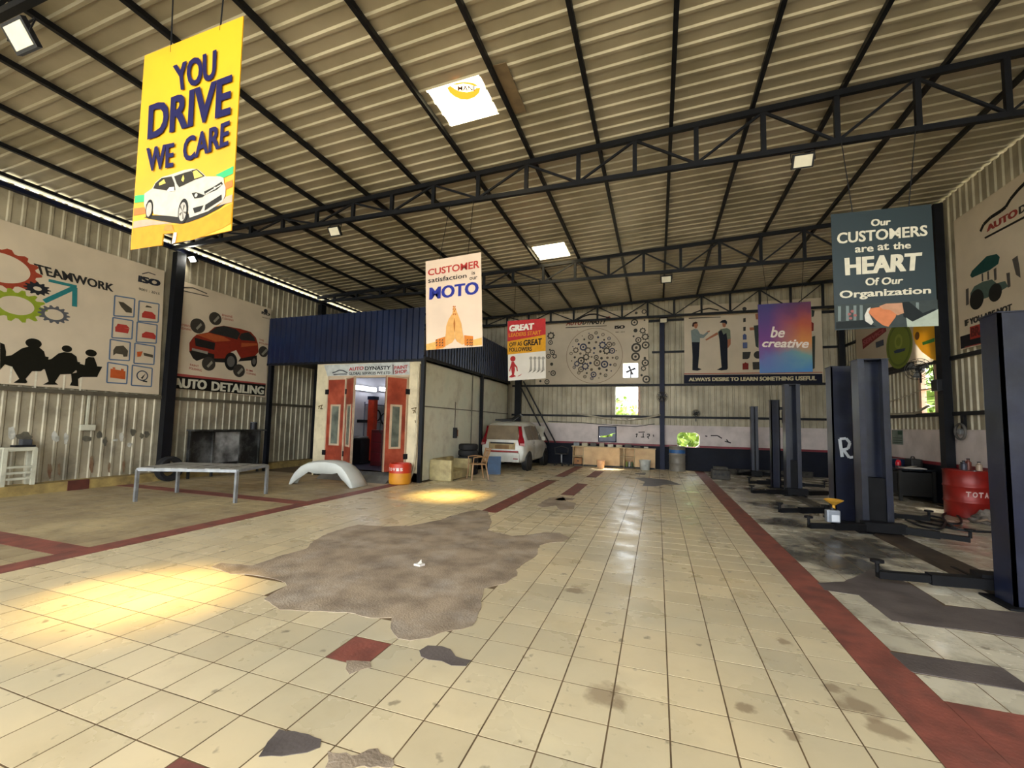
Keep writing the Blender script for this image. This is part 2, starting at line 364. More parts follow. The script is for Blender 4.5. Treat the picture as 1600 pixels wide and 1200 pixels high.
for k, (a, i, j) in enumerate(cells[:300]):
    m = tmat(i, j)
    if m.name not in proto:
        t = MB().box((g, g, -.012), (T-g, T-g, 0)); me = t.build('tile', m, floor).data; COL.objects.unlink(bpy.data.objects[[o.name for o in bpy.data.objects if o.data == me][0]]); 
        for v in me.vertices: v.co += ORG[floor.name]
        proto[m.name] = me
    o = bpy.data.objects.new('tile', proto[m.name]); COL.objects.link(o); o.parent = floor
    o.location = Vector((gx(i), gy(j), random.uniform(-.0006, .0002)))-ORG[floor.name]
for o in [o for o in bpy.data.objects if o.name.startswith('tile') and not o.users_collection]: bpy.data.objects.remove(o)
for m in (M_tile, M_tileL, M_tileR):
    mb = MB()
    for a, i, j in cells[300:]:
        if tmat(i, j) == m:
            dz = random.uniform(-.0006, .0002); mb.box((gx(i)+g, gy(j)+g, -.012), (gx(i)+T-g, gy(j)+T-g, dz))
    o = mb.build('far_tiles', m, floor); o['kind'] = 'stuff'
# ---- sheets
def ribs(s0, s1, per=.2, h=.028, phase=0.):
    pts = [s0, s1]; k = int((s0-phase)/per)-1
    while True:
        b = phase+k*per
        if b > s1: break
        for d in (0, .018, .058, .076):
            if s0 < b+d < s1: pts.append(b+d)
        k += 1
    pts.sort()
    def hh(s):
        d = (s-phase) % per
        if d >= .0759: return 0.
        if d <= .018: return h*d/.018
        return h if d <= .058 else h*(.076-d)/.018
    return [(s, hh(s)) for s in pts]
def vsheet(mb, axis, val, sgn, s0, s1, z0, z1, **kw):
    P = ribs(s0, s1, **kw)
    vs = []
    for s, h in P:
        for z in (z0, z1): vs.append((val+sgn*h, s, z) if axis == 'x' else (s, val+sgn*h, z))
    mb.add(vs, [(2*k, 2*k+2, 2*k+3, 2*k+1) for k in range(len(P)-1)])
def rects(s0, s1, z0, z1, holes):
    "cut rectangle into pieces around holes"
    R = [(s0, s1, z0, z1)]
    for a, b, c, d in holes:
        N_ = []
        for (p, q, r, t) in R:
            if b <= p or a >= q or d <= r or c >= t: N_.append((p, q, r, t)); continue
            if a > p: N_.append((p, a, r, t))
            if b < q: N_.append((b, q, r, t))
            aa, bb = max(a, p), min(b, q)
            if c > r: N_.append((aa, bb, r, c))
            if d < t: N_.append((aa, bb, d, t))
        R = N_
    return R
def roofz(x): return 6.56+.0425*x
H_FAN = (-1.31, -.70, 3.48, 4.10); H_WIN = (-1.60, -.69, 2.02, 3.16); H_BRK = (.70, 1.48, .86, 1.40); H_BLU = (-2.2, -1.57, .98, 1.53); H_RW = (12.52, 13.12, 2.04, 3.95)
mb = MB()
for r in rects(XL, XR+.1, 1.66, 6.0, [H_FAN, H_WIN]): vsheet(mb, 'y', YB, -1, *r)
P = ribs(XL, XR+.1); mb.add([p for s, h in P for p in ((s, YB-h, 6.0), (s, YB-h, roofz(s)))], [(2*k, 2*k+2, 2*k+3, 2*k+1) for k in range(len(P)-1)])
wall_back = struct(mb.build('wall_back', M_sheet))
mb = MB(); vsheet(mb, 'x', XL, 1, YF, YB, .19, 5.94, h=.02); wall_left = struct(mb.build('wall_left', M_sheetL))
mb = MB()
for r in rects(YF, YB, 1.66, roofz(XR)-.02, [H_RW]): vsheet(mb, 'x', XR, -1, *r)
wall_right = struct(mb.build('wall_right', M_sheet))
# masonry dado: white, red line, navy
def dado(parent, axis, val, out, s0, s1, holes, s_col=None):
    for nm, m, z0, z1, t in (('navy_dado', M_navy, 0, .85, .0), ('red_line', M_red, .85, .925, .004), ('white_plaster', M_white, .925, 1.66, 0.)):
        mb = MB()
        for a, b, c, d in rects(s0, s1, z0, z1, holes):
            if axis == 'y': mb.box((a, val-.06-t, c), (b, val+.16, d))
            else: mb.box((val-.06-t, a, c), (val+.16, b, d))
        mb.build(nm, m, parent)
dado(wall_back, 'y', YB, -1, XL, XR, [H_BRK, H_BLU]); dado(wall_right, 'x', XR, -1, YF, YB-.05, [])
mb = MB()                                              # broken masonry corners of the hole
for cx_, cz_, sx, sz in ((.70, .86, 1, 1), (1.48, .86, -1, 1), (.70, 1.40, 1, -1), (1.48, 1.40, -1, -1)):
    mb.slab([(cx_, YB-.059, cz_), (cx_+sx*.13, YB-.059, cz_), (cx_+sx*.05, YB-.059, cz_+sz*.05), (cx_, YB-.059, cz_+sz*.12)], (0, .2, 0))
mb.build('broken_masonry', M_white, wall_back)
mb = MB().box((XL-.25, YF, -.01), (XL+.3, YB, .19)); o = mb.build('baseboard_left', M_curb); struct(o)
MB().box((XL+.29, 5.55, 0), (XL+.32, 5.9, .2)).build('red_block', mat('rust_red', '#5a2a1c', .8, dirt='#2c1a14'), o)
# ---- roof
SKY = [(-3.22, -2.38, 5.27, 6.10), (-3.28, -2.38, 11.15, 12.10)]
mb = MB()
for (a, b, c, d) in rects(XL-.35, XR+.3, YF-.6, YB+.3, SKY):
    P = ribs(c, d, .25, .024)
    vs = []
    for s, h in P:
        for x in (a, b): vs.append((x, s, roofz(x)-h+.03))
    mb.add(vs, [(2*k, 2*k+1, 2*k+3, 2*k+2) for k in range(len(P)-1)])
ceiling = struct(mb.build('ceiling', M_roof))
m = bpy.data.materials.new('skylight_sheet'); m.use_nodes = True; nt = m.node_tree; N = nt.nodes; L = nt.links
tr = N.new('ShaderNodeBsdfTransparent'); tr.inputs[0].default_value = (1, .74, .25, 1); tl = N.new('ShaderNodeBsdfTranslucent'); tl.inputs[0].default_value = (.95, .93, .86, 1)
no = N.new('ShaderNodeTexNoise'); no.inputs['Scale'].default_value = 5; mr = N.new('ShaderNodeMapRange'); mr.inputs[3].default_value = .16; mr.inputs[4].default_value = .26
mx = N.new('ShaderNodeMixShader'); L.new(no.outputs['Fac'], mr.inputs[0]); L.new(mr.outputs[0], mx.inputs[0]); L.new(tr.outputs[0], mx.inputs[1]); L.new(tl.outputs[0], mx.inputs[2]); L.new(mx.outputs[0], N['Material Output'].inputs[0])
M_sky = m
for k, (a, b, c, d) in enumerate(SKY):
    P = ribs(c, d, .25, .024); mb = MB(); vs = []
    for s, h in P:
        for x in (a, b): vs.append((x, s, roofz(x)-h+.03))
    mb.add(vs, [(2*q, 2*q+1, 2*q+3, 2*q+2) for q in range(len(P)-1)]); o = struct(mb.build('window_%d' % (k+1), M_sky))
    if k == 0:                                         # round orange maker's emblem printed on the skylight
        pl = Plane((-2.8, 5.68, roofz(-2.8)-.012), (.0425, 0, -1)); pr = Print(pl, 600, 60, 3.)
        e = MB(); pr.poly(e, [(296,232),(310,222),(330,236),(350,247),(390,252),(420,246),(432,232),(452,232),(446,256),(424,276),(392,288),(360,286),(330,272),(308,254)], 0); e.build('orange_emblem', inkt('#d8742c'), o)
        e = MB(); pr.poly(e, [(318,214),(345,208),(380,204),(415,208),(440,220),(430,226),(400,216),(370,212),(340,218)], 0); e.build('emblem_outline', inkt('#c87838'), o)
        e = MB(); pr.text(e, 'MANI', [(345,222),(425,222),(425,246),(345,246)], 0, .03); e.build('emblem_lettering', inkt('#8a5a3a'), o)
MB().box((-2.16, 5.18, roofz(-2.1)-.012), (-1.94, 6.15, roofz(-2.1)-.004)).build('sheet_patch', mat('brown_patch', '#7d6a50', .7), ceiling)
# ---- trusses, purlins
TR = [7.26-4.96, 7.26, 7.26+4.96, 7.26+9.92]
TN = ['tubular black roof truss that the yellow sign hangs from', 'tubular black roof truss carrying the praying hands sign and the dark green sign', 'tubular black roof truss carrying the red topped sign and the purple sign', 'tubular black roof truss close against the end wall with banners']
def top(x): return 6.44+.0425*x
for y, lab in zip(TR, TN):
    t = thing('roof_truss', (XL, y, 5.8), lab, 'truss')
    MB().bar((XL+.1, y, top(XL+.1)), (XR-.05, y, top(XR-.05)), .07, .09).build('top_chord', M_steel, t)
    MB().bar((XL+.1, y, 5.8), (XR-.05, y, 5.8), .07, .08).build('bottom_chord', M_steel, t)
    ks = list(range(-12, 6)); xs = [.6+.955*k for k in ks]
    for k, x in zip(ks, xs):
        if top(x)-5.8 > .12: MB().box((x-.035, y-.03, 5.8), (x+.035, y+.03, top(x))).build('upright', M_steel, t)
    for k, x in zip(ks[:-1], xs[:-1]):
        a, b = (x, x+.955)
        p = ((a, y, 5.82), (b, y, top(b)-.03)) if k % 2 == 0 else ((a, y, top(a)-.03), (b, y, 5.82))
        if a > XL+.2: MB().bar(*p, .035, .035).build('diagonal', M_steel, t)
proto_p = None
for k in range(-10, 6):
    x = .22+1.19*k; x = max(x, XL+.06)
    o = MB().box((x-.03, YF-.5, top(x)+.045), (x+.03, YB, top(x)+.118)).build('roof_purlin', M_steel)
    tag(o, 'long black steel purlin running under the roof sheets', 'purlin', 'roof purlins')
# ---- girts and columns
def girt(axis, val, z, s0, s1, lab, w=.07, m=None):
    mb = MB(); mb.box((s0, val-w/2, z-.04), (s1, val+w/2, z+.04)) if axis == 'y' else mb.box((val-w/2, s0, z-.04), (val+w/2, s1, z+.04))
    tag(mb.build('wall_girt', m or M_steel), lab, 'girt')
girt('y', YB-.07, 1.97, -5.9, XR-.05, 'lowest black rail on the end wall, along the window bottom')
girt('y', YB-.07, 3.20, -5.9, XR-.05, 'black rail on the end wall just under its two banners')
girt('y', YB-.05, 4.48, -.2, XR-.05, 'black rail on the end wall at mid banner height', .05)
girt('y', YB-.05, 5.72, -5.9, XR-.05, 'black rail on the end wall behind the truss')
girt('x', XR-.07, 2.0, YF, YB-.1, 'lowest black rail on the side wall with the red drum', .07)
girt('x', XR-.07, 3.20, YF, YB-.1, 'black rail under the banners on the side wall with the red drum', .07)
girt('x', XR-.04, 4.48, 12.3, YB-.1, 'black rail behind the banners on the side wall with the red drum', .06)
girt('x', XL+.07, 2.02, YF, YB-.1, 'black rail under the banners on the stained side wall', .07, mat('dusty_steel', '#5c5546', .7, .2))
girt('x', XL+.1, 5.82, YF, YB-.1, 'blue beam under the open eave of the stained side wall', .12, M_steelb)
def column(x, y, z1, lab, wx=.16, wy=.16, m=None, z0=0):
    t = thing('steel_column', (x, y, z0), lab, 'column')
    MB().box((x-wx/2, y-wy/2, z0), (x+wx/2, y+wy/2, z1)).build('shaft', m or M_steel, t)
    MB().box((x-wx*.8, y-wy*.8, z0), (x+wx*.8, y+wy*.8, z0+.015)).build('base_plate', m or M_steel, t)
    return t
column(XL+.17, 7.42, 5.72, 'black column between the two banners on the stained side wall', .17, .22, z0=.19)
column(XL+.17, 2.46, 5.72, 'black column on the stained side wall beyond the gear banner', .17, .22, z0=.19)
column(XL+.17, 12.38, 5.72, 'black column on the stained side wall beside the paint booth', .17, .22, z0=.19)
column(XR-.16, 11.95, top(XR), 'black column beside the red drum and side window', .16, .2)
column(XR-.16, 7.4, top(XR), 'black column behind the lift posts on the banner side wall', .16, .2)
column(XR-.16, YB-.17, top(XR), 'black corner column where the two banner walls meet', .16, .16)
column(.17, YB-.17, 5.7, 'navy column on the end wall between the two banners', .17, .16, M_steelb)
column(-5.6, YB-.17, 5.7, 'black column in the corner behind the white car', .26, .16)
# ---- outside
o = MB().box((-60, YF-40, -.35), (60, 80, -.2)).build('ground', M_ground); struct(o)
M_leaf = mat('leaf', '#86a044', .6, 0, .25, 2, col2='#5f7d30'); M_bark = mat('bark', '#5c4a38', .9)
def tree(x, y, h, r, lab):
    t = thing('tree', (x, y, -.2), lab, 'tree', 'trees outside the openings'); rnd = random.Random(int(x*31+y))
    MB().tube([(x, y, -.25), (x+.1, y, h*.4), (x, y+.1, h*.7)], [.14, .1, .05], 7).build('trunk', M_bark, t)
    mb = MB()
    for k in range(900):
        d = Vector((rnd.gauss(0, 1), rnd.gauss(0, 1), rnd.gauss(0, 1))).normalized()*r*rnd.uniform(.35, 1)
        c = Vector((x, y, h-r*.75))+Vector((d.x, d.y, d.z*.85)); c.z = max(c.z, .1)
        a = Vector((rnd.uniform(-1,1), rnd.uniform(-1,1), rnd.uniform(-1,1))).normalized(); b = a.orthogonal().normalized(); s = rnd.uniform(.12, .26)*r/1.6
        mb.add([c-a*s, c+b*s*.5, c+a*s, c-b*s*.5], [(0,1,2,3)])
    mb.build('foliage', M_leaf, t)
tree(-2.6, 24.5, 3.2, 1.9, 'leafy green tree seen through the end wall window')
tree(1.6, 22.5, 2.6, 1.7, 'yellow green bush seen through the broken hole in the end wall')
tree(9.6, 17.5, 4.6, 2.4, 'leafy green tree seen through the side wall window')

# smudges and overspray on the stained wall
pr = Print(PXL(XL+.024), 0, 600, 3.636); rnd = random.Random(9)
def blob(c, w, h, m, nm):
    n = 11; q = []
    for k in range(n):
        a = 2*math.pi*k/n; f = rnd.uniform(.65, 1.15); q.append((c[0]+w*f*math.cos(a), c[1]+h*f*math.sin(a)))
    mb = MB(); pr.poly(mb, q, .001); mb.build(nm, m, wall_left)
M_sm = mat('grease_smudge', '#4a463d', .8, 0, .25, 9, col2='#67624f'); M_ov = mat('overspray_white', '#c2c0b4', .7, 0, .2, 9, col2='#98968a'); M_ru = mat('rust_streak', '#6b4a33', .85, 0, .25, 6, col2='#857359')
for c, w, h in (((140,300),52,32),((490,312),34,16),((565,288),18,28),((595,325),16,26),((755,272),22,24),((805,295),14,18),((836,285),18,20),((930,290),20,22)): blob(c, w, h, M_sm, 'grease_smudge')
for c, w, h in (((690,300),16,32),((736,345),16,14),((655,318),20,8),((312,302),24,34),((375,312),16,36),((65,275),28,40),((920,345),14,30)): blob(c, w, h, M_ov, 'overspray_mark')
for c, w, h in (((282,490),14,46),((335,485),10,42),((520,455),13,50),((702,470),9,44),((620,470),7,34)): blob(c, w, h, M_ru, 'rust_streak')
# ================================================================== SIGNS AND BANNERS
def parts(root, pr, *items):
    "items: (part name, ink, [drawing calls])"
    for nm, col, fn in items:
        sp = Split(); fn(sp)
        for mb in sp.l: mb.build(nm, ink(col) if isinstance(col, str) else col, root)
def board(name, px, pl, label, cat, m, th=.008, cords=None, cord_top=None, outline=None):
    q = [pl.hit(*p) for p in px]; lo = min(p.z for p in q); c = sum(q, Vector())/4
    root = thing(name, (c.x, c.y, lo), label, cat)
    MB().slab([pl.hit(*p) for p in (outline or px)], -pl.n*th).build('board', m, root)
    for cpx, tpx in (cords or []):
        a = pl.hit(*cpx, -.004); b = pl.hit(*tpx, -.004); b.z = cord_top if cord_top else b.z
        MB().tube([a, b], .006, 5).build('cord', M_steel, root)
    return root
M_yel = mat('sign_yellow', '#d69f10', .45, 0, .12, 1.2, col2='#cf9314')
M_cream = mat('sign_cream', '#dcc4ad', .5, 0, .04, 2)
M_paper = mat('sign_white', '#d8d2c8', .5, 0, .04, 2)
M_green = mat('sign_dark_green', '#12262b', .5, 0, .08, 2)
M_vinyl = mat('banner_vinyl', '#cbbba2', .5, 0, .05, 1.5)
NAVY = '#1a1846'
# ---- yellow sign
pl = PY(2.3); pr = Print(pl, 180, 0, 3.)
s = board('hanging_sign', [(226,87),(380,25),(361,360),(204,388)], pl, 'yellow hanging sign with navy lettering and a white saloon car', 'sign', M_yel, cords=[((267,82),(261,0)),((344,48),(353,8))], cord_top=6.3, outline=[(226,87),(380,25),(361,360),(200+545/8, 250+1044/8),(200+565/8, 250+910/8),(200+440/8, 250+925/8),(200+425/8, 250+1066/8),(204,388)])
pc = Print(pl, 200, 250, 8.)
parts(s, pr,
 ('lettering', NAVY, lambda m: (pr.text(m, 'YOU', [(270,308),(476,230),(470,368),(286,432)], .012, .034), pr.text(m, 'DRIVE', [(158,496),(550,348),(540,536),(150,656)], .012, .034), pr.text(m, 'WE', [(146,696),(278,668),(272,782),(148,806)], .012, .03), pr.text(m, 'CARE', [(318,650),(538,562),(530,680),(318,764)], .012, .03))),
 ('stripe', '#3fae6a', lambda m: (pc.poly(m, [(85,445),(210,432),(200,522),(80,538)]), pc.poly(m, [(1090,190),(1318,75),(1312,170),(1190,225)]))),
 ('stripe', '#e2713a', lambda m: (pc.poly(m, [(75,605),(205,590),(225,668),(68,695)]), pc.poly(m, [(1215,285),(1308,245),(1305,330),(1220,370)]))),
 ('stripe', '#a8957f', lambda m: (pc.poly(m, [(70,768),(230,740),(560,790),(300,815),(60,855)]), pc.poly(m, [(1220,460),(1305,430),(1300,525),(1130,575)]))),
 ('lower_field', '#cf8a24', lambda m: pc.poly(m, [(58,860),(300,820),(690,800),(1000,700),(1298,540),(1285,790),(1180,850),(960,945),(800,1000),(547,1040),(567,910),(438,925),(424,1062),(30,1124)], .0025)),
 ('printed_shadow', '#2a2620', lambda m: pc.poly(m, [(195,715),(300,690),(620,700),(900,650),(1230,540),(1130,610),(960,700),(760,780),(650,798),(520,780),(300,742)], .0035)),
 ('printed_car', '#b9b0a2', lambda m: pc.poly(m, [(205,420),(300,355),(340,285),(420,215),(540,180),(700,125),(800,108),(870,115),(930,160),(975,205),(1150,205),(1195,225),(1200,290),(1220,340),(1215,440),(1180,520),(1000,640),(770,722),(740,600),(690,520),(640,560),(622,712),(320,680),(300,560),(260,510),(225,560),(225,640),(200,560)], .0045)),
 ('printed_window', '#2f2a22', lambda m: (pc.poly(m, [(315,355),(345,290),(420,225),(545,205),(580,290),(590,375),(480,380)], .006), pc.poly(m, [(575,205),(700,160),(790,135),(860,235),(640,340),(610,300)], .006), pc.poly(m, [(790,130),(860,112),(960,200),(860,240)], .006))),
 ('printed_reflection', '#d3b95c', lambda m: (pc.poly(m, [(810,145),(855,125),(935,200),(830,235)], .007), pc.poly(m, [(385,290),(450,240),(470,290),(390,320)], .007), pc.poly(m, [(665,250),(690,185),(705,230),(690,275)], .007))),
 ('printed_grille', '#26231f', lambda m: (pc.poly(m, [(950,395),(1060,340),(1170,270),(1185,300),(1110,370),(960,435)], .006), pc.poly(m, [(965,560),(1170,430),(1172,495),(955,635)], .006), pc.poly(m, [(810,600),(945,565),(905,640),(830,665)], .006), pc.poly(m, [(795,415),(850,402),(960,440),(930,465),(830,482)], .006))),
 ('printed_chrome', '#b9b2a6', lambda m: (pc.poly(m, [(965,420),(1165,300),(1170,312),(970,432)], .007), pc.disc(m, (1085,352), .012, .008), pc.disc(m, (850,440), .016, .007))),
 ('printed_tyre', '#221f1c', lambda m: (pc.disc(m, (688,640), .104, .006, sq=.55), pc.disc(m, (265,612), .082, .006, sq=.55))),
 ('printed_rim', '#a9a196', lambda m: (pc.disc(m, (682,645), .078, .0075, sq=.55), pc.disc(m, (262,618), .062, .0075, sq=.55))),
 ('printed_rim_spokes', '#5d564e', lambda m: [pc.poly(m, [(682,645), (682+45*math.cos(a), 645+95*math.sin(a)), (682+45*math.cos(a+.35), 645+95*math.sin(a+.35))], .009) for a in [k*1.2566 for k in range(5)]]),
 ('printed_mirror', '#e4dccf', lambda m: pc.poly(m, [(490,375),(520,340),(575,335),(578,385),(500,398)], .008)),
 ('paper_tag', '#c0803a', lambda m: pc.poly(m, [(440,880),(470,805),(545,805),(575,890)], .0045)),
 ('white_flap', '#e9e2da', lambda m: pc.poly(m, [(575,905),(610,908),(590,1030),(545,1052)], .006)))
# ---- praying hands sign
pl = PY(7.2); pr = Print(pl, 660, 385, 7.06)
s = board('hanging_sign', [(665,408.5),(751.5,394),(754,541),(666,547)], pl, 'cream hanging sign with praying hands under red, black and blue lettering', 'sign', M_cream, cords=[((687,406),(703,330)),((731,398),(740,320))], cord_top=5.78)
parts(s, pr,
 ('red_lettering', '#b23a34', lambda m: pr.text(m, 'CUSTOMER', [(60,255),(632,150),(630,235),(62,325)], .005, .022)),
 ('black_lettering', '#1d1a20', lambda m: (pr.text(m, 'satisfaction', [(64,348),(488,295),(488,345),(64,405)], .005, .02), pr.text(m, 'is', [(545,275),(580,268),(580,308),(545,315)], .005, .01), pr.text(m, 'our', [(520,340),(606,328),(606,360),(520,372)], .005, .01))),
 ('blue_lettering', '#2b348e', lambda m: pr.text(m, 'MOTO', [(78,455),(622,385),(620,525),(74,590)], .005, .032)),
 ('printed_sleeve', '#dcae62', lambda m: (pr.poly(m, [(40,1080),(150,1050),(270,1080),(230,1125),(45,1145)], .003), pr.poly(m, [(470,1050),(560,1030),(655,1005),(658,1085),(540,1100)], .003))),
 ('printed_hands', '#dba561', lambda m: (pr.poly(m, [(345,650),(358,700),(352,790),(358,1015),(330,1060),(265,1095),(235,1090),(258,960),(262,880),(290,800),(330,740)], .0045), pr.poly(m, [(352,650),(372,700),(400,770),(430,850),(445,960),(470,1070),(440,1085),(380,1050),(360,1015),(354,800)], .0048))),
 ('printed_henna', '#b4591f', lambda m: [pr.poly(m, [(x,y),(x+12,y-8),(x+14,y+4),(x+4,y+14)], .006) for x, y in ((334,662),(352,662),(332,690),(356,690),(338,745),(358,745),(344,712))]),
 ('printed_palm_line', '#a8672c', lambda m: pr.poly(m, [(352,785),(362,850),(356,950),(346,900),(342,850)], .006)),
 ('printed_cuff', '#cf7a2c', lambda m: (pr.poly(m, [(145,1028),(250,995),(255,1105),(150,1138)], .006), pr.poly(m, [(460,980),(560,990),(558,1090),(465,1095)], .006))),
 ('printed_bangle', '#4b3b32', lambda m: [pr.poly(m, [(x,y),(x+14,y-10),(x+14,y+4),(x,y+14)], .0075) for x in (150,185,215,490,520,540) for y in (1030,1060,1090)]))
# ---- red topped sign
pl = PY(12.2); pr = Print(pl, 640, 380, 5.4545)
s = board('hanging_sign', [(793,502),(852,498),(853,591),(794,595)], pl, 'hanging sign with red and amber bands above a red stick figure', 'sign', M_paper, cords=[((803,501),(805,470)),((842,498),(842,465))], cord_top=5.78)
parts(s, pr,
 ('red_band', '#b93235', lambda m: pr.poly(m, [(836,664),(1158,640),(1160,778),(834,838)])),
 ('amber_band', '#d69a22', lambda m: pr.poly(m, [(834,838),(1160,778),(1160,918),(834,950)])),
 ('white_lettering', '#ece6dc', lambda m: pr.text(m, 'GREAT', [(850,700),(1062,680),(1058,735),(848,755)], .006, .06)),
 ('amber_lettering', '#d98a2a', lambda m: pr.text(m, 'LEADERS START', [(845,768),(1120,742),(1118,778),(845,800)], .006, .03)),
 ('black_lettering', '#2a211c', lambda m: (pr.text(m, 'OFF AS', [(850,848),(958,836),(958,872),(850,884)], .006, .03), pr.text(m, 'GREAT', [(970,828),(1128,808),(1126,866),(970,876)], .006, .04), pr.text(m, 'FOLLOWERS', [(850,892),(1042,880),(1042,918),(850,926)], .006, .03))),
 ('printed_figure', '#a82a2c', lambda m: (pr.disc(m, (880,985), .085, .004), pr.poly(m, [(868,1010),(892,1010),(898,1080),(890,1120),(908,1135),(870,1145),(845,1142),(872,1118),(866,1075)], .004), pr.poly(m, [(868,1020),(855,1060),(850,1090),(856,1094),(864,1062),(876,1040)], .004), pr.poly(m, [(892,1020),(918,1055),(922,1090),(914,1092),(908,1060),(890,1045)], .004), pr.poly(m, [(925,1130),(960,1112),(940,1130),(920,1138)], .004))),
 ('printed_followers', '#9a968f', lambda m: [(pr.disc(m, (x,980), .05, .004), pr.poly(m, [(x-7,995),(x+7,995),(x+8,1050),(x+12,1085),(x-14,1090),(x-7,1050)], .004)) for x in (1034,1068,1104,1138)]),
 ('printed_shadow_line', '#57524d', lambda m: [pr.poly(m, [(x-10,1088),(x+6,1080),(x-4,1094),(x-26,1106)], .005) for x in (1034,1068,1104,1138)]))
# ---- dark green sign
pl = PY(7.2); pr = Print(pl, 1295, 310, 5.583)
s = board('hanging_sign', [(1298,335),(1455,319),(1466,508),(1305,516)], pl, 'dark green hanging sign with cream lettering above a handshake picture', 'sign', M_green, cords=[((1332,331),(1316,268)),((1420,323),(1432,230))], cord_top=5.78)
parts(s, pr,
 ('lettering', '#cfc8b4', lambda m: (pr.text(m, 'Our', [(368,182),(545,172),(535,232),(368,244)], .005, .035), pr.text(m, 'CUSTOMERS', [(72,302),(860,232),(862,325),(72,398)], .005, .025), pr.text(m, 'are', [(228,428),(390,418),(390,464),(228,474)], .005, .025), pr.text(m, 'at', [(425,398),(525,390),(525,448),(425,456)], .005, .025), pr.text(m, 'the', [(560,386),(716,376),(716,436),(560,446)], .005, .025), pr.text(m, 'HEART', [(136,520),(815,470),(800,625),(144,672)], .005, .045), pr.text(m, 'Of Our', [(318,695),(655,682),(640,745),(320,762)], .005, .03), pr.text(m, 'Organization', [(92,806),(892,768),(892,846),(96,892)], .005, .03))),
 ('picture', '#3b4241', lambda m: pr.poly(m, [(52,932),(948,882),(958,1112),(62,1140)], .003)),
 ('printed_street', '#6f7a78', lambda m: [pr.poly(m, [(x,945-x*.05),(x+26,945-x*.05),(x+26,1075-x*.05),(x,1075-x*.05)], .0045) for x in (80,150,215,270,690,760)]),
 ('printed_flowers', '#8f5a58', lambda m: [pr.disc(m, p, .02, .0055) for p in ((180,1010),(205,985),(190,1045),(230,1020))]),
 ('printed_cuff', '#c9c4ba', lambda m: pr.poly(m, [(340,960),(365,948),(350,1000),(390,1080),(370,1105),(318,1070),(312,1020)], .006)),
 ('printed_hand', '#c2764e', lambda m: pr.poly(m, [(362,960),(440,948),(480,930),(540,925),(600,990),(580,1040),(545,1085),(520,1120),(470,1105),(410,1060),(370,1020),(345,995)], .0065)),
 ('printed_other_hand', '#b5876a', lambda m: pr.poly(m, [(440,940),(500,918),(640,912),(655,1000),(600,1020),(540,975),(470,965)], .0075)),
 ('printed_suit', '#1f2425', lambda m: (pr.poly(m, [(640,905),(700,900),(820,1000),(930,960),(940,990),(720,1075),(650,1030)], .0055), pr.poly(m, [(62,1080),(300,1060),(420,1120),(64,1140)], .0055))),
 ('printed_paper', '#a5ad9e', lambda m: pr.poly(m, [(675,1040),(730,1075),(955,965),(958,1112),(685,1122)], .007)))
# ---- purple sign
m = bpy.data.materials.new('sign_watercolour'); m.use_nodes = True; nt = m.node_tree; N = nt.nodes; L = nt.links; b = N['Principled BSDF']; b.inputs['Roughness'].default_value = .5
geo = N.new('ShaderNodeNewGeometry'); sx = N.new('ShaderNodeSeparateXYZ'); no = N.new('ShaderNodeTexNoise'); no.inputs['Scale'].default_value = 2.2; no.inputs['Detail'].default_value = 5
L.new(geo.outputs['Position'], sx.inputs[0]); L.new(geo.outputs['Position'], no.inputs['Vector'])
def ramp(sock, a0, a1, stops):
    mr = N.new('ShaderNodeMapRange'); mr.inputs[1].default_value = a0; mr.inputs[2].default_value = a1; L.new(sock, mr.inputs[0])
    ad = N.new('ShaderNodeMath'); ad.operation = 'MULTIPLY_ADD'; L.new(no.outputs['Fac'], ad.inputs[0]); ad.inputs[1].default_value = .35; 
    sb = N.new('ShaderNodeMath'); sb.operation = 'SUBTRACT'; L.new(mr.outputs[0], sb.inputs[0]); sb.inputs[1].default_value = .17; L.new(sb.outputs[0], ad.inputs[2])
    cr = N.new('ShaderNodeValToRGB'); L.new(ad.outputs[0], cr.inputs[0]); e = cr.color_ramp.elements
    while len(e) < len(stops): e.new(.5)
    for el, (p, c) in zip(e, stops): el.position = p; el.color = (*lin(c), 1)
    return cr.outputs[0]
left = ramp(sx.outputs[2], 2.98, 4.73, [(0, '#3a6a9c'), (.22, '#54609a'), (.4, '#6a2f78'), (.62, '#5c2a74'), (1, '#2c2868')])
right = ramp(sx.outputs[2], 2.98, 4.73, [(0, '#2f6ea6'), (.25, '#5c8a8a'), (.42, '#c07a36'), (.7, '#a84a2c'), (.85, '#7a2c46'), (1, '#4a1f48')])
mrx = N.new('ShaderNodeMapRange'); mrx.inputs[1].default_value = 2.65; mrx.inputs[2].default_value = 3.35; L.new(sx.outputs[0], mrx.inputs[0])
mx = N.new('ShaderNodeMix'); mx.data_type = 'RGBA'; L.new(mrx.outputs[0], mx.inputs[0]); L.new(left, mx.inputs[6]); L.new(right, mx.inputs[7]); L.new(mx.outputs[2], b.inputs['Base Color'])
pl = PY(12.2); pr = Print(pl, 1060, 460, 6.667)
s = board('hanging_sign', [(1184,476),(1267,471),(1270,581),(1187,583)], pl, 'purple, orange and blue watercolour hanging sign with white script', 'sign', m, cords=[((1200,475),(1192,440)),((1252,472),(1256,435))], cord_top=5.78)
parts(s, pr, ('script_lettering', '#e2d6cc', lambda m: (pr.text(m, 'be', [(945,330),(1110,345),(1110,450),(960,450)], .005, .022, .35), pr.text(m, 'creative', [(872,470),(1360,470),(1360,560),(872,548)], .005, .03, .3))))

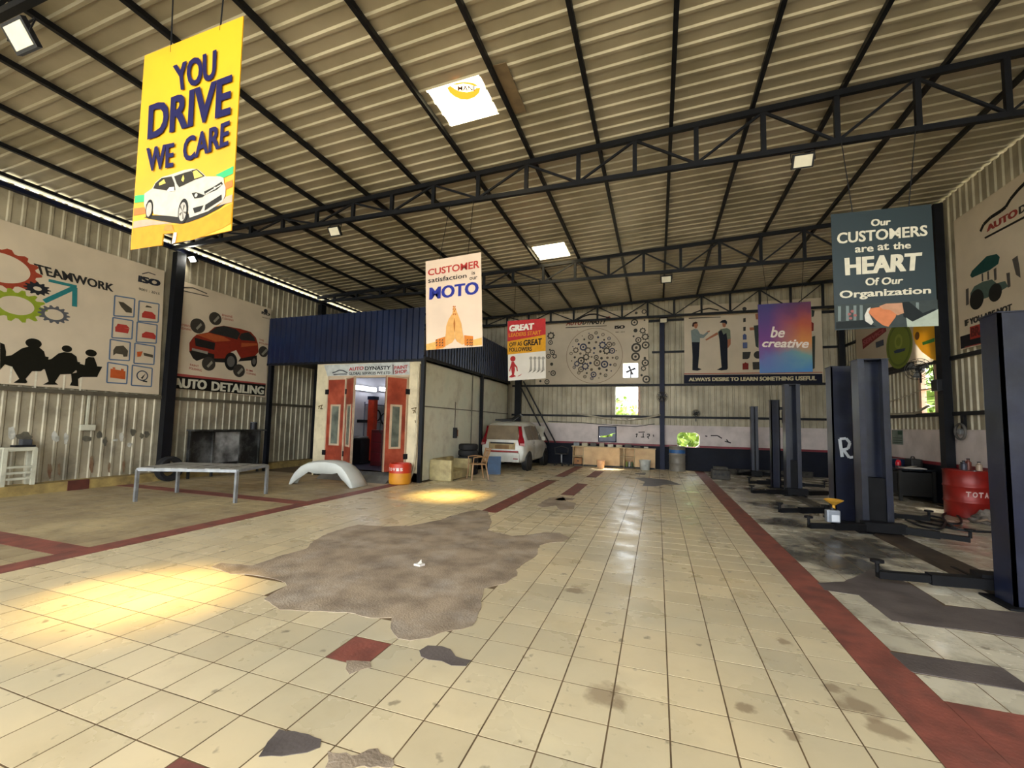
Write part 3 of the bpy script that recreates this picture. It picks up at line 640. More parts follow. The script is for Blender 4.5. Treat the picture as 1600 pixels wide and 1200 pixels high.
# ================================================================== WALL BANNERS
# ---- gear banner on the stained wall
PLL = PXL(XL+.09)
pr = Print(PLL, 0, 380, 5.)
y0 = 3.75; q = [Vector((XL+.09, y, z)) for y, z in ((y0, 5.16), (PLL.hit(257,425).y, 5.17), (PLL.hit(248,617).y, 2.09), (y0, 2.1))]
s = thing('wall_banner', (XL+.09, 4.7, 2.09), 'wall banner with gears, teamwork lettering, meeting silhouettes and service icons', 'banner')
MB().slab(q, (-.012, 0, 0)).build('vinyl_sheet', M_vinyl, s)
icons = [(975,497),(1165,538),(960,668),(1150,702),(940,838),(1132,868),(920,1018),(1112,1040)]
def frame(m, c, hw, hh, sk, lift=.004, w=.028):
    x, y = c; k = sk; P = [(x-hw, y-hh-hw*k), (x+hw, y-hh+hw*k), (x+hw-8, y+hh+hw*k*.4), (x-hw-8, y+hh-hw*k*.4)]; pr.line(m, P+[P[0]], w, lift)
parts(s, pr,
 ('red_gear', '#96402c', lambda m: pr.disc(m, (0,188), .335, .003, inner=.275, teeth=14, tooth=.16, sq=1.5)),
 ('green_gear', '#86952c', lambda m: pr.disc(m, (130,487), .245, .003, inner=.175, teeth=14, tooth=.28, sq=1.42)),
 ('black_gear', '#25262a', lambda m: pr.disc(m, (293,355), .10, .003, inner=.04, teeth=12, tooth=.3, sq=1.55)),
 ('grey_gear', '#55565a', lambda m: pr.disc(m, (424,558), .145, .003, inner=.105, teeth=14, tooth=.26, sq=1.38)),
 ('arrow', '#2c7476', lambda m: (pr.line(m, [(345,455),(585,345)], .085), pr.line(m, [(380,290),(600,340)], .06, .004), pr.line(m, [(585,345),(582,495)], .085, .005))),
 ('heading_lettering', '#2c2a2a', lambda m: (pr.text(m, 'TEAMWORK', [(262,155),(892,322),(885,382),(290,238)], .004, .03))),
 ('approval_mark', '#2a2b33', lambda m: (pr.text(m, 'ISO', [(1082,250),(1258,292),(1250,342),(1078,300)], .004, .07), pr.text(m, '9001 : 2015', [(1085,345),(1250,388),(1245,405),(1083,365)], .004, .02), pr.line(m, [(1110,240),(1160,228),(1215,248)], .02))),
 ('silhouettes', '#17160f', lambda m: (pr.disc(m, (263,782), .095, .004, sq=1.25), pr.poly(m, [(40,882),(90,875),(170,822),(220,808),(300,808),(345,845),(355,885),(380,890),(370,960),(320,1000),(250,1000),(200,1060),(215,1085),(200,1095),(105,1090),(150,1060),(95,965),(30,945),(30,900)]),
   pr.disc(m, (523,825), .07, .004, sq=1.2), pr.poly(m, [(360,912),(400,905),(455,862),(500,850),(560,858),(598,885),(605,925),(628,932),(600,985),(560,1022),(470,1025),(430,1085),(455,1105),(335,1105),(380,1080),(350,985)]),
   pr.disc(m, (712,858), .075, .004, sq=1.35), pr.poly(m, [(600,965),(660,958),(668,905),(690,888),(735,892),(752,935),(760,962),(800,965),(770,1020),(760,1045),(640,1045),(610,1060),(612,1118),(545,1112),(560,1080),(555,1020),(600,1010)]),
   pr.poly(m, [(0,775),(35,790),(48,850),(45,890),(70,905),(40,945),(0,990)]), pr.poly(m, [(20,900),(350,905),(620,940),(740,975),(740,1000),(340,985),(10,945)]))),
 ('table_legs', '#d9d2bd', lambda m: [pr.line(m, [(x,y),(x-12,y+130)], .03, .005) for x, y in ((90,965),(285,1000),(505,1030),(635,1048))]),
 ('icon_frames', '#5b6f8a', lambda m: [frame(m, c, 78, 75, .16) for c in icons]),
 ('icon_print', '#a83c34', lambda m: (pr.poly(m, [(1110,545),(1215,560),(1215,595),(1108,580)], .005), pr.poly(m, [(1130,528),(1190,540),(1210,560),(1112,548)], .005), pr.poly(m, [(900,650),(1010,670),(1000,705),(900,690)], .005), pr.poly(m, [(920,628),(990,640),(1015,668),(905,655)], .005), pr.poly(m, [(1110,705),(1218,722),(1214,752),(1108,735)], .005), pr.poly(m, [(1140,690),(1200,702),(1216,724),(1112,708)], .005))),
 ('icon_print', '#b4552a', lambda m: (pr.poly(m, [(864,980),(980,1000),(978,1064),(860,1050)], .005), pr.poly(m, [(880,968),(900,971),(900,984),(880,982)], .005), pr.poly(m, [(945,980),(968,984),(966,998),(945,994)], .005), pr.poly(m, [(1070,848),(1115,845),(1100,885),(1072,888)], .005))),
 ('icon_print', '#4a4438', lambda m: (pr.poly(m, [(925,455),(965,462),(1030,510),(1030,545),(985,540),(945,495)], .005), pr.poly(m, [(885,835),(905,805),(965,800),(1000,840),(995,885),(965,888),(960,870),(905,862),(885,878)], .005), pr.poly(m, [(1120,855),(1195,872),(1195,895),(1125,878)], .005), pr.poly(m, [(1145,485),(1180,495),(1190,505),(1135,500)], .005))),
 ('dial_ring', '#3d4656', lambda m: pr.disc(m, (1112,1035), .125, .005, inner=.1)),
 ('dial_needle', '#2a2a2a', lambda m: (pr.poly(m, [(1100,1052),(1140,1015),(1112,1062)], .006), pr.poly(m, [(1115,1070),(1150,1076),(1150,1088),(1115,1082)], .006))))
# ---- car detailing banner
pr = Print(PLL, 265, 430, 6.154)
q = [PLL.hit(*p) for p in ((282,438),(424,483),(415,621),(268,604))]
s = thing('wall_banner', (XL+.09, 9.0, 2.25), 'wall banner with a red off-roader over white on black lettering', 'banner')
MB().slab(q, (-.012, 0, 0)).build('vinyl_sheet', M_vinyl, s)
parts(s, pr,
 ('black_strip', '#141310', lambda m: pr.poly(m, [(35,965),(925,1050),(915,1160),(20,1085)])),
 ('red_rule', '#a04a44', lambda m: pr.poly(m, [(37,940),(925,1042),(925,1054),(36,966)])),
 ('lettering', '#c9c4b0', lambda m: (pr.text(m, 'AUTO', [(34,985),(362,1012),(354,1102),(30,1076)], .005, .045), pr.text(m, 'DETAILING', [(405,1020),(912,1072),(905,1148),(400,1110)], .005, .045))),
 ('car_body', '#7e2a1c', lambda m: pr.poly(m, [(190,650),(225,600),(260,570),(370,550),(430,500),(520,485),(680,515),(780,545),(830,600),(850,660),(855,740),(800,800),(690,810),(640,720),(590,740),(540,830),(440,830),(420,760),(230,720),(190,740)])),
 ('car_lower', '#23201d', lambda m: (pr.poly(m, [(190,735),(230,715),(430,760),(430,800),(540,800),(530,840),(430,835),(330,800),(260,825),(225,800)], .0045), pr.poly(m, [(680,800),(840,770),(840,815),(660,830)], .0045), pr.poly(m, [(240,600),(440,650),(430,720),(250,680)], .0045))),
 ('car_glass', '#2b2b29', lambda m: (pr.poly(m, [(380,550),(450,500),(530,488),(640,520),(680,560),(650,620),(540,590)], .005), pr.poly(m, [(690,560),(760,548),(815,600),(825,635),(690,625),(665,600)], .005))),
 ('car_highlight', '#a2502c', lambda m: (pr.poly(m, [(260,572),(380,555),(520,590),(590,630),(440,640)], .0045), pr.poly(m, [(690,650),(845,655),(845,675),(690,690)], .0045))),
 ('car_plate', '#8a8478', lambda m: pr.poly(m, [(215,700),(370,735),(365,760),(215,722)], .006)),
 ('car_wheels', '#1b1a19', lambda m: (pr.disc(m, (590,830), .26, .006, sq=.75), pr.disc(m, (812,830), .17, .006, sq=.6))),
 ('car_rims', '#5d5a55', lambda m: (pr.disc(m, (590,830), .16, .007, sq=.75), pr.disc(m, (812,830), .1, .007, sq=.6))),
 ('round_pictures', '#3a352f', lambda m: [pr.disc(m, c, r, .006) for c, r in (((272,488),.2),((440,418),.18),((902,735),.17),((376,852),.19),((668,918),.19))]),
 ('round_picture_detail', '#8c8678', lambda m: [pr.poly(m, [(c[0]-20,c[1]+22),(c[0]+28,c[1]-30),(c[0]+40,c[1]-8),(c[0]-5,c[1]+38)], .0075) for c in ((272,488),(440,418),(902,735),(376,852),(668,918))]),
 ('red_captions', '#9c3b35', lambda m: [pr.text(m, a, [(x,y),(x+w,y+w*.2),(x+w,y+h+w*.2),(x,y+h)], .005, .02) for a, x, y, w, h in (('INTERIOR', 92,460,122,22),('CLEANING', 92,492,118,22),('ENGINE', 505,372,100,20),('CLEANING', 505,402,108,20),('TYRE', 862,612,45,18),('POLISH', 862,642,90,16),('PAINT', 196,850,85,20),('POLISHING', 190,882,120,22),('RIM', 738,902,60,18),('CLEANING', 738,930,92,18))]),
 ('emblem_line', '#55504a', lambda m: (pr.line(m, [(105,118),(160,118),(225,122),(290,148),(360,178)], .03), pr.line(m, [(110,145),(200,165),(375,205)], .025))),
 ('approval_mark', '#2f2f30', lambda m: (pr.text(m, 'ISO', [(885,345),(968,368),(965,395),(882,370)], .004, .06), pr.text(m, '9001', [(890,398),(960,415),(958,425),(888,408)], .004, .02), pr.disc(m, (925,345), .07, .003))))
# ---- spare parts banner on the end wall
PLB = PY(YB-.11); pr = Print(PLB, 840, 470, 8.889)
s = thing('wall_banner', (-2.55, YB-.11, 3.26), 'end wall banner with a big circle of spare part drawings', 'banner')
bx0, bx1 = -4.86, -.33
mb = MB()
for a, b_, c, d in rects(bx0, bx1, 3.26, 6.2, [H_FAN]): mb.box((a, YB-.11, c), (b_, YB-.10, d))
mb.build('vinyl_sheet', M_vinyl, s)
rnd = random.Random(3)
def doodle(m, c, r):
    k = rnd.randrange(5)
    if k < 2: pr.disc(m, c, r, .004, inner=r*.62, n=14); pr.disc(m, c, r*.3, .004, n=8)
    elif k == 2: pr.disc(m, c, r*.85, .004, inner=r*.55, teeth=8, tooth=.25)
    elif k == 3:
        w = r*38; x, y = c; pr.line(m, [(x-w,y-w*.6),(x+w,y-w*.6),(x+w,y+w*.6),(x-w,y+w*.6),(x-w,y-w*.6)], .025, .004); pr.disc(m, c, r*.35, .004, n=8)
    else:
        a = rnd.uniform(0, 3); w = r*46; x, y = c; pr.line(m, [(x-w*math.cos(a),y-w*math.sin(a)),(x+w*math.cos(a),y+w*math.sin(a))], .05, .004); pr.disc(m, (x+w*math.cos(a),y+w*math.sin(a)), r*.4, .0045, n=8)
cc = (782, 762)
ring = [(cc[0]+rr*math.cos(t), cc[1]+rr*math.sin(t), sz) for rr, n, sz in ((40,3,.1),(110,7,.14),(190,12,.15),(262,17,.12),(318,20,.07)) for t in [2*math.pi*(k+.3)/n for k in range(n)]]
side = [(185,485,.16),(180,580,.1),(170,680,.12),(205,715,.11),(150,770,.1),(235,770,.1),(195,880,.2),(160,985,.08),(215,1005,.12),(130,1125,.11),(40,1110,.13),(1345,300,.14),(1485,270,.1),(1355,405,.2),(1460,415,.12),(1330,490,.1),(1400,545,.12),(1495,500,.14),(1370,650,.19),(1500,615,.15),(1360,775,.17),(1490,790,.13),(1495,860,.14),(1370,170,.16),(1480,150,.1),(1440,1030,.12),(1510,1090,.15),(1470,940,.1)]
parts(s, pr,
 ('circle_outline', '#7a5f4c', lambda m: pr.disc(m, cc, 1.13, .003, n=64, inner=1.115)),
 ('part_drawings', '#4a463f', lambda m: [doodle(m, (x,y), z) for x, y, z in ring[::3]]),
 ('part_drawings', '#6b5f52', lambda m: [doodle(m, (x,y), z) for x, y, z in ring[1::3]]),
 ('part_drawings', '#43455a', lambda m: [doodle(m, (x,y), z) for x, y, z in ring[2::3]]),
 ('border_drawings', '#4c4942', lambda m: [doodle(m, (x,y), z) for x, y, z in side]),
 ('red_lettering', '#8a2f2c', lambda m: (pr.text(m, 'AUTO', [(405,270),(620,262),(615,335),(392,345)], .005, .03, .25), pr.poly(m, [(930,228),(1000,215),(1020,235),(960,242)]))),
 ('black_lettering', '#222023', lambda m: (pr.text(m, 'DYNASTY', [(625,262),(968,252),(955,320),(620,332)], .005, .03, .25), pr.poly(m, [(390,368),(960,342),(960,350),(388,378)]), pr.line(m, [(540,268),(640,215),(720,190),(800,185),(860,200)], .06), pr.line(m, [(860,200),(930,222),(1000,235)], .05), pr.text(m, 'ISO', [(1070,345),(1215,338),(1210,385),(1068,392)], .004, .07), pr.text(m, '9001 : 2015', [(1080,428),(1208,422),(1208,440),(1080,446)], .004, .02))))
# fan in the opening of that banner
s = thing('exhaust_fan', (-1.0, YB-.02, 3.48), 'square exhaust fan opening cut through the circle banner', 'fan')
mb = MB()
for a, b_ in (((-1.33,3.46),(-.68,3.50)),((-1.33,4.08),(-.68,4.12)),((-1.33,3.46),(-1.29,4.12)),((-.72,3.46),(-.68,4.12))): mb.box((a[0], YB-.1, a[1]), (b_[0], YB+.1, b_[1]))
mb.build('frame', mat('pale_frame', '#cfc4b0', .6), s)
for k in range(4):
    a = k*math.pi/2+.35; d = Vector((math.cos(a), 0, math.sin(a))); n = Vector((-math.sin(a), 0, math.cos(a))); c = Vector((-1.0, YB, 3.8))
    MB().slab([c+n*.03, c+d*.19+n*.06+Vector((0,.02,0)), c+d*.2-n*.04, c-n*.03], (0, .006, 0)).build('blade', mat('fan_grey', '#4a4a52', .5, .3), s)
MB().lathe((-1.0, YB-.03, 3.8), [(.05, 0), (.05, .08)], 14, 'y').build('motor', mat('fan_grey', '#4a4a52', .5, .3), s)
MB().box((-1.02, YB, 3.5), (-.98, YB+.02, 3.8)).build('stay', mat('fan_grey', '#4a4a52', .5, .3), s)
# ---- handshake banner on the end wall
pr = Print(PLB, 1060, 460, 6.667)
s = thing('wall_banner', (3.2, YB-.11, 3.25), 'end wall banner with two handshaking men over a black lettered strip', 'banner')
MB().box((.97, YB-.11, 3.25), (5.42, YB-.10, 6.22)).build('vinyl_sheet', M_vinyl, s)
SK, DK = '#a56a4e', '#171a26'
parts(s, pr,
 ('black_strip', '#15172a', lambda m: pr.poly(m, [(58,838),(1500,828),(1502,925),(58,928)])),
 ('red_rule', '#a65f52', lambda m: pr.poly(m, [(58,822),(1500,808),(1500,816),(58,834)])),
 ('strip_lettering', '#cfc5a4', lambda m: pr.text(m, 'ALWAYS DESIRE TO LEARN SOMETHING USEFUL', [(108,868),(1440,850),(1438,895),(108,905)], .005, .05)),
 ('emblem_line', '#2d2a26', lambda m: (pr.line(m, [(105,215),(170,190),(250,160),(320,145),(420,165)], .05), pr.poly(m, [(108,244),(440,232),(440,240),(108,254)]))),
 ('printed_skin', SK, lambda m: (pr.poly(m, [(160,300),(195,292),(205,320),(190,352),(175,355),(160,330)], .004), pr.poly(m, [(300,385),(330,375),(325,390),(280,408)], .004), pr.poly(m, [(280,470),(400,395),(420,415),(330,460),(290,482)], .004), pr.poly(m, [(455,300),(490,298),(495,330),(478,345),(462,335)], .004), pr.poly(m, [(510,470),(545,450),(545,520),(515,560),(500,545)], .004), pr.poly(m, [(740,345),(820,340),(825,368),(745,375)], .004), pr.poly(m, [(800,205),(830,200),(832,260),(808,262)], .004))),
 ('printed_hair', '#3b241d', lambda m: (pr.poly(m, [(142,325),(150,295),(180,283),(202,292),(196,302),(165,308),(160,335),(150,340)], .0055))),
 ('printed_cap', DK, lambda m: pr.poly(m, [(428,292),(458,268),(490,264),(508,285),(505,305),(495,318),(490,298),(455,296)], .0055)),
 ('printed_shirt', '#7f8b89', lambda m: (pr.poly(m, [(130,375),(165,360),(200,365),(225,410),(260,420),(300,390),(312,402),(262,455),(225,455),(225,500),(140,500)], .0045))),
 ('printed_tee', '#6f7865', lambda m: pr.poly(m, [(408,395),(440,362),(505,350),(540,370),(545,460),(510,470),(480,480),(430,480)], .0045)),
 ('printed_trousers', DK, lambda m: (pr.poly(m, [(140,498),(222,498),(215,640),(205,765),(245,780),(200,795),(145,790),(148,650)], .005), pr.poly(m, [(420,390),(448,370),(470,420),(500,400),(512,480),(512,640),(515,770),(505,785),(450,792),(400,785),(450,760),(440,640),(428,480)], .005))),
 ('printed_third_man', '#39423f', lambda m: (pr.poly(m, [(785,325),(835,320),(835,560),(805,540),(795,440)], .004), pr.poly(m, [(1385,160),(1420,170),(1410,230),(1388,235)], .004), pr.poly(m, [(1392,440),(1425,430),(1420,770),(1395,780)], .004))),
 ('printed_red', '#7d2b26', lambda m: (pr.poly(m, [(668,720),(690,715),(695,705),(712,715),(730,718),(730,782),(668,784)], .004), pr.poly(m, [(1385,285),(1410,300),(1408,380),(1388,385)], .004))),
 ('printed_tools', '#3b3a38', lambda m: (pr.poly(m, [(668,600),(755,598),(740,660),(720,675),(668,675)], .004), pr.poly(m, [(772,705),(845,702),(845,782),(776,784)], .004), pr.poly(m, [(675,250),(700,245),(702,285),(675,290)], .004), pr.poly(m, [(675,340),(702,338),(700,380),(676,382)], .004), pr.disc(m, (830,630), .14, .004), pr.disc(m, (688,150), .07, .004))),
 ('printed_blue_tools', '#56628a', lambda m: (pr.poly(m, [(670,425),(690,408),(710,425),(710,470),(672,472)], .004), pr.poly(m, [(670,502),(718,500),(718,560),(672,562)], .004))))
# ---- side wall banners
PLR = PXR(XR-.11)
s = thing('wall_banner', (XR-.11, 10.6, 3.2), 'side wall banner with an umbrella over a car, over a black strip', 'banner')
ya, yb = 8.9, PLR.hit(1490,345).y
MB().box((XR-.11, ya, 3.32), (XR-.10, yb, 6.1)).build('vinyl_sheet', M_vinyl, s)
pr = Print(PLR, 1480, 270, 4.142)
parts(s, pr,
 ('black_strip', '#14141c', lambda m: m.add([(XR-.113, y, z) for y, z in ((ya,3.34),(yb-.02,3.34),(yb-.02,3.6),(ya,3.6))], [(0,1,2,3)])),
 ('emblem_line', '#1e1b18', lambda m: (pr.line(m, [(215,380),(235,335),(280,290),(350,245),(380,220),(410,170),(460,110),(520,50),(580,30)], .07), pr.poly(m, [(240,418),(620,215),(620,232),(246,428)]))),
 ('red_lettering', '#8a3a33', lambda m: pr.text(m, 'AUTO', [(252,345),(455,225),(458,275),(256,385)], .005, .05)),
 ('black_lettering', '#33302d', lambda m: (pr.text(m, 'DYNASTY', [(462,222),(800,20),(800,75),(464,272)], .005, .05), pr.text(m, 'IF YOU ARE NOT', [(112,955),(420,845),(420,890),(114,995)], .005, .07))),
 ('red_panel', '#9c3029', lambda m: pr.poly(m, [(146,998),(330,940),(330,1035),(148,1080)], .004)),
 ('panel_lettering', '#5b1d1a', lambda m: pr.text(m, 'BRAND', [(152,1005),(320,950),(320,1020),(154,1065)], .006, .05)),
 ('red_rule', '#8a3a33', lambda m: pr.poly(m, [(112,1126),(330,1075),(330,1082),(112,1133)], .004)),
 ('printed_umbrella', '#1d4440', lambda m: pr.poly(m, [(148,665),(160,635),(205,590),(255,540),(320,525),(340,545),(330,590),(275,630),(205,660),(160,680)], .004)),
 ('printed_posts', '#4f4a46', lambda m: (pr.poly(m, [(222,655),(232,650),(234,700),(224,704)], .004), pr.poly(m, [(258,640),(270,635),(272,690),(260,694)], .004), pr.poly(m, [(300,625),(318,612),(320,690),(305,700)], .004), pr.poly(m, [(120,755),(138,745),(140,850),(122,860)], .004), pr.poly(m, [(382,650),(405,645),(410,735),(392,745)], .004), pr.poly(m, [(420,560),(455,535),(470,620),(475,680),(445,660)], .004))),
 ('printed_car', '#4c5f58', lambda m: pr.poly(m, [(150,780),(175,735),(230,705),(290,690),(320,715),(375,700),(395,735),(330,775),(280,800),(170,840),(150,815)], .0045)),
 ('printed_wheels', '#20211f', lambda m: (pr.disc(m, (190,820), .2, .006), pr.disc(m, (310,775), .17, .006))))
pr = Print(PLR, 1330, 500, 5.453)
s = thing('wall_banner', (XR-.11, 14.4, 3.2), 'side wall banner with a green round badge and a yellow badge glowing over the window', 'banner')
mb = MB(); mb.add([(XR-.11, y, z) for y, z in ((12.44,3.22),(16.4,3.22),(16.4,6.0),(12.44,6.0))], [(0,1,2,3)]); mb.build('vinyl_sheet', m_tr, s)
parts(s, pr,
 ('dark_hem', '#1b1a18', lambda m: m.add([(XR-.113, y, z) for y, z in ((13.2,3.22),(16.4,3.22),(16.4,3.34),(13.2,3.34))], [(0,1,2,3)])),
 ('red_ribbon', '#7a2226', lambda m: pr.poly(m, [(92,165),(290,40),(300,95),(100,250)])),
 ('ribbon_lettering', '#a8555a', lambda m: pr.text(m, 'SERVICE', [(100,180),(285,65),(288,95),(104,222)], .005, .04)),
 ('blue_label', '#3a4252', lambda m: pr.poly(m, [(208,190),(275,165),(278,215),(212,238)])),
 ('green_badge', inkt('#7a8a2a'), lambda m: pr.disc(m, (405,215), .62, .004, n=28, sq=1.05)),
 ('green_badge_rim', inkt('#5e6e22'), lambda m: pr.disc(m, (405,215), .56, .006, n=28, inner=.5, sq=1.05)),
 ('badge_ring', inkt('#97a03c'), lambda m: pr.disc(m, (402,185), .2, .006, n=20, inner=.12)),
 ('badge_ribbon', '#2f3d52', lambda m: pr.poly(m, [(362,265),(400,248),(462,240),(455,262),(410,278),(370,285)], .007)),
 ('yellow_badge', inkt('#f0b41e'), lambda m: pr.poly(m, [(530,60),(640,30),(735,40),(735,350),(680,330),(600,270),(545,200),(525,120)], .004)),
 ('badge_stripe', inkt('#3f9a44'), lambda m: pr.poly(m, [(605,190),(710,152),(710,185),(610,215)], .006)),
 ('badge_spot', inkt('#6e4a12'), lambda m: pr.disc(m, (562,135), .1, .006)))
# ================================================================== PAINT BOOTH
M_booth = mat('booth_cream', '#d8cba9', .55, .05, .08, 1.5, dirt='#77694f', dirt_amt=.55, dirt_scale=1.4)
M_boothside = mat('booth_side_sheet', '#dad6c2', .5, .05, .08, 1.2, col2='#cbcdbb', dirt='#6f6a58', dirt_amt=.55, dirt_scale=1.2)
M_blue = mat('blue_cladding', '#12203f', .3, .15, .15, 1.2, col2='#0d1730')
M_door = mat('door_red', '#a2452c', .45, .05, .14, 2.5, col2='#7e3120', dirt='#b8705a', dirt_amt=.3)
M_dframe = mat('door_frame_cream', '#c4ad92', .5, 0, .1, 5, dirt='#7d6a55')
M_glass = mat('dusty_glass', '#6f7468', .18, 0, .15, 3, col2='#4d534c')
bX0, bX1, bY0, bY1, bH = -9.36, -5.88, 10.0, 16.9, 3.17
booth = thing('paint_booth', ((bX0+bX1)/2, 13.4, 0), 'cream walled paint booth with red doors and blue cladding above', 'booth')
dx0, dx1, dz0, dz1 = -8.9, -6.33, .22, 2.76
mb = MB()
for a, b_, c, d in rects(bX0, bX1, 0, bH, [(dx0, dx1, dz0, dz1)]): mb.box((a, bY0, c), (b_, bY0+.08, d))
mb.build('front_wall', M_booth, booth)
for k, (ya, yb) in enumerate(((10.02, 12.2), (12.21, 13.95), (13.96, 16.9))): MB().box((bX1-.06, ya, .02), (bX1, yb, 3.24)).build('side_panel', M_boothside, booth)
M_in = mat('booth_inside_white', '#c9c9ce', .5, 0, .06, 2)
MB().box((bX0, 10.08, 0), (bX0+.06, bY1, bH)).build('side_wall', M_in, booth)
MB().box((bX0, bY1-.06, 0), (bX1, bY1, bH)).build('rear_wall', M_in, booth)
MB().box((bX0, 10.06, bH), (bX1, bY1, bH+.06)).build('booth_ceiling', M_in, booth)
MB().box((bX0+.06, 10.0, 0), (bX1-.06, bY1-.06, .22)).build('booth_floor', mat('booth_floor_paint', '#3b3f55', .4), booth)
MB().slab([(-8.6, 9.35, .0), (-8.6, 10.0, 0), (-8.6, 10.0, .2), (-8.6, 9.6, .16)], (2.15, 0, 0)).build('entry_step', mat('step_grey', '#6a675f', .7, dirt='#403b33'), booth)
for nm, x0, x1, z0, z1 in (('door_jamb', dx0-.05, dx0+.02, dz0, dz1), ('door_jamb', dx1-.02, dx1+.05, dz0, dz1), ('door_head', dx0-.05, dx1+.05, dz1, dz1+.06)):
    MB().box((x0, bY0-.02, z0), (x1, bY0+.1, z1)).build(nm, M_dframe, booth)
# blue cladding
def bl(name, fn): mb = MB(); fn(mb); return mb.build(name, M_blue, booth)
bl('blue_front_sheet', lambda m: vsheet(m, 'y', 9.96, -1, -11.25, -5.83, 3.22, 4.62, per=.19, h=.03))
bl('blue_side_sheet', lambda m: vsheet(m, 'x', -5.83, 1, 9.96, 16.95, 3.28, 4.62, per=.19, h=.03))
MB().box((-11.25, 9.95, 3.17), (-5.8, 10.03, 3.24)).build('front_bottom_rail', M_steel, booth)
MB().box((-5.87, 9.95, 3.22), (-5.79, 16.95, 3.3)).build('side_bottom_rail', M_steel, booth)
MB().box((-11.25, 9.98, 3.3), (-5.85, 16.9, 3.33)).build('booth_cover', M_steel, booth)
MB().box((-11.2, 9.97, 0), (-11.08, 10.08, 3.24)).build('post', M_steel, booth)
MB().box((-5.88, 9.9, 0), (-5.78, 10.0, 3.24)).build('post', M_steel, booth)
MB().box((-5.86, 13.88, 0), (-5.76, 13.98, 3.3)).build('post', M_steel, booth)
MB().box((-5.87, 10.0, 1.97), (-5.85, 16.9, 2.0)).build('side_seam', mat('seam_grey', '#6d6a5c', .6), booth)
MB().tube([(-5.85, 13.2, 3.2), (-5.85, 13.2, .1)], .02, 6).build('conduit', mat('seam_grey', '#6d6a5c', .6), booth)
MB().tube([(-5.95, 9.93, 3.1), (-5.95, 9.93, 1.0), (-5.97, 9.9, .35), (-6.05, 9.85, .1)], .03, 8).build('drain_pipe', mat('pipe_cream', '#b8ab8c', .5), booth)
# sign above the door
pl = PY(9.985); pr = Print(pl, 480, 560, 5.715)
mb = MB(); pr.poly(mb, [(150,60),(915,30),(915,150),(190,185)], .001); mb.build('sign_board', mat('booth_sign', '#b9bcb8', .5), booth)
parts(booth, pr, ('sign_red_lettering', '#9c2a2e', lambda m: (pr.text(m, 'AUTO', [(372,82),(505,70),(502,102),(372,112)], .004, .03), pr.text(m, 'PAINT', [(778,68),(898,58),(898,90),(778,100)], .004, .03), pr.text(m, 'SHOP', [(780,108),(890,98),(888,130),(782,138)], .004, .03))),
 ('sign_black_lettering', '#232126', lambda m: (pr.text(m, 'DYNASTY', [(515,72),(748,65),(742,100),(515,106)], .004, .03), pr.text(m, 'GLOBAL SERVICES PVT LTD', [(372,124),(742,116),(740,140),(372,148)], .004, .03))),
 ('sign_divider', '#4c2a2c', lambda m: pr.poly(m, [(762,56),(770,56),(772,140),(764,140)])),
 ('sign_car_line', '#33343a', lambda m: (pr.line(m, [(225,128),(250,122),(285,105),(320,108),(360,130)], .03), pr.line(m, [(235,145),(300,140),(355,140)], .025))),
 ('scribble', '#5a4a30', lambda m: (pr.line(m, [(98,430),(135,415),(118,452),(138,450)], .02), pr.line(m, [(108,425),(102,450)], .02), pr.line(m, [(930,450),(975,438),(945,492)], .02), pr.line(m, [(940,462),(968,470),(962,490)], .02), pr.line(m, [(962,552),(968,575)], .02))))
# doors
def leaf(h, f, z0, z1, nm, win=True):
    h = Vector((*h, 0)); f = Vector((*f, 0)); d = (f-h); w = d.length; d.normalize(); n = Vector((d.y, -d.x, 0))
    if n.y > 0: n = -n
    def B(a, b, za, zb, t0, t1):
        p = [h+d*s+n*t+Vector((0,0,z)) for z in (za, zb) for s, t in ((a,t0),(b,t0),(b,t1),(a,t1))]
        return p, [(0,1,2,3),(4,5,6,7),(0,1,5,4),(1,2,6,5),(2,3,7,6),(3,0,4,7)]
    m = MB(); m.add(*B(0, w, z0, z1, 0, .045)); o = m.build('door_leaf', M_door, booth)
    m = MB()
    for a in ((0, .035, z0, z1), (w-.035, w, z0, z1), (.035, w-.035, z1-.04, z1)): m.add(*B(*a, -.003, .05))
    m.build('edge_trim', M_dframe, o)
    wa, wb, za, zb = w*.24, w*.78, z0+.58, z0+1.72
    m = MB()
    for a in ((wa, wb, za, za+.05), (wa, wb, zb-.05, zb), (wa, wa+.06, za+.05, zb-.05), (wb-.06, wb, za+.05, zb-.05)): m.add(*B(*a, -.006, .056))
    m.build('window_frame', M_dframe, o)
    m = MB(); m.add(*B(wa+.06, wb-.06, za+.05, zb-.05, .005, .049)); m.build('pane', M_glass, o)
    for z in (z0+.3, z1-.45):
        m = MB(); m.add(*B(-.06, .06, z, z+.14, .03, .07)); m.build('hinge', M_steel, o)
    return o
leaf((-8.9, 9.98), (-8.2, 9.9), .28, 2.74, 'l'); leaf((-8.17, 9.9), (-7.56, 9.46), .28, 2.74, 'l'); r = leaf((-6.33, 9.98), (-6.62, 9.43), .28, 2.74, 'r')
MB().tube([(-6.64, 9.40, 1.25), (-6.67, 9.36, 1.28), (-6.67, 9.36, 1.52), (-6.64, 9.40, 1.55)], .012, 6).build('handle', M_steel, r)
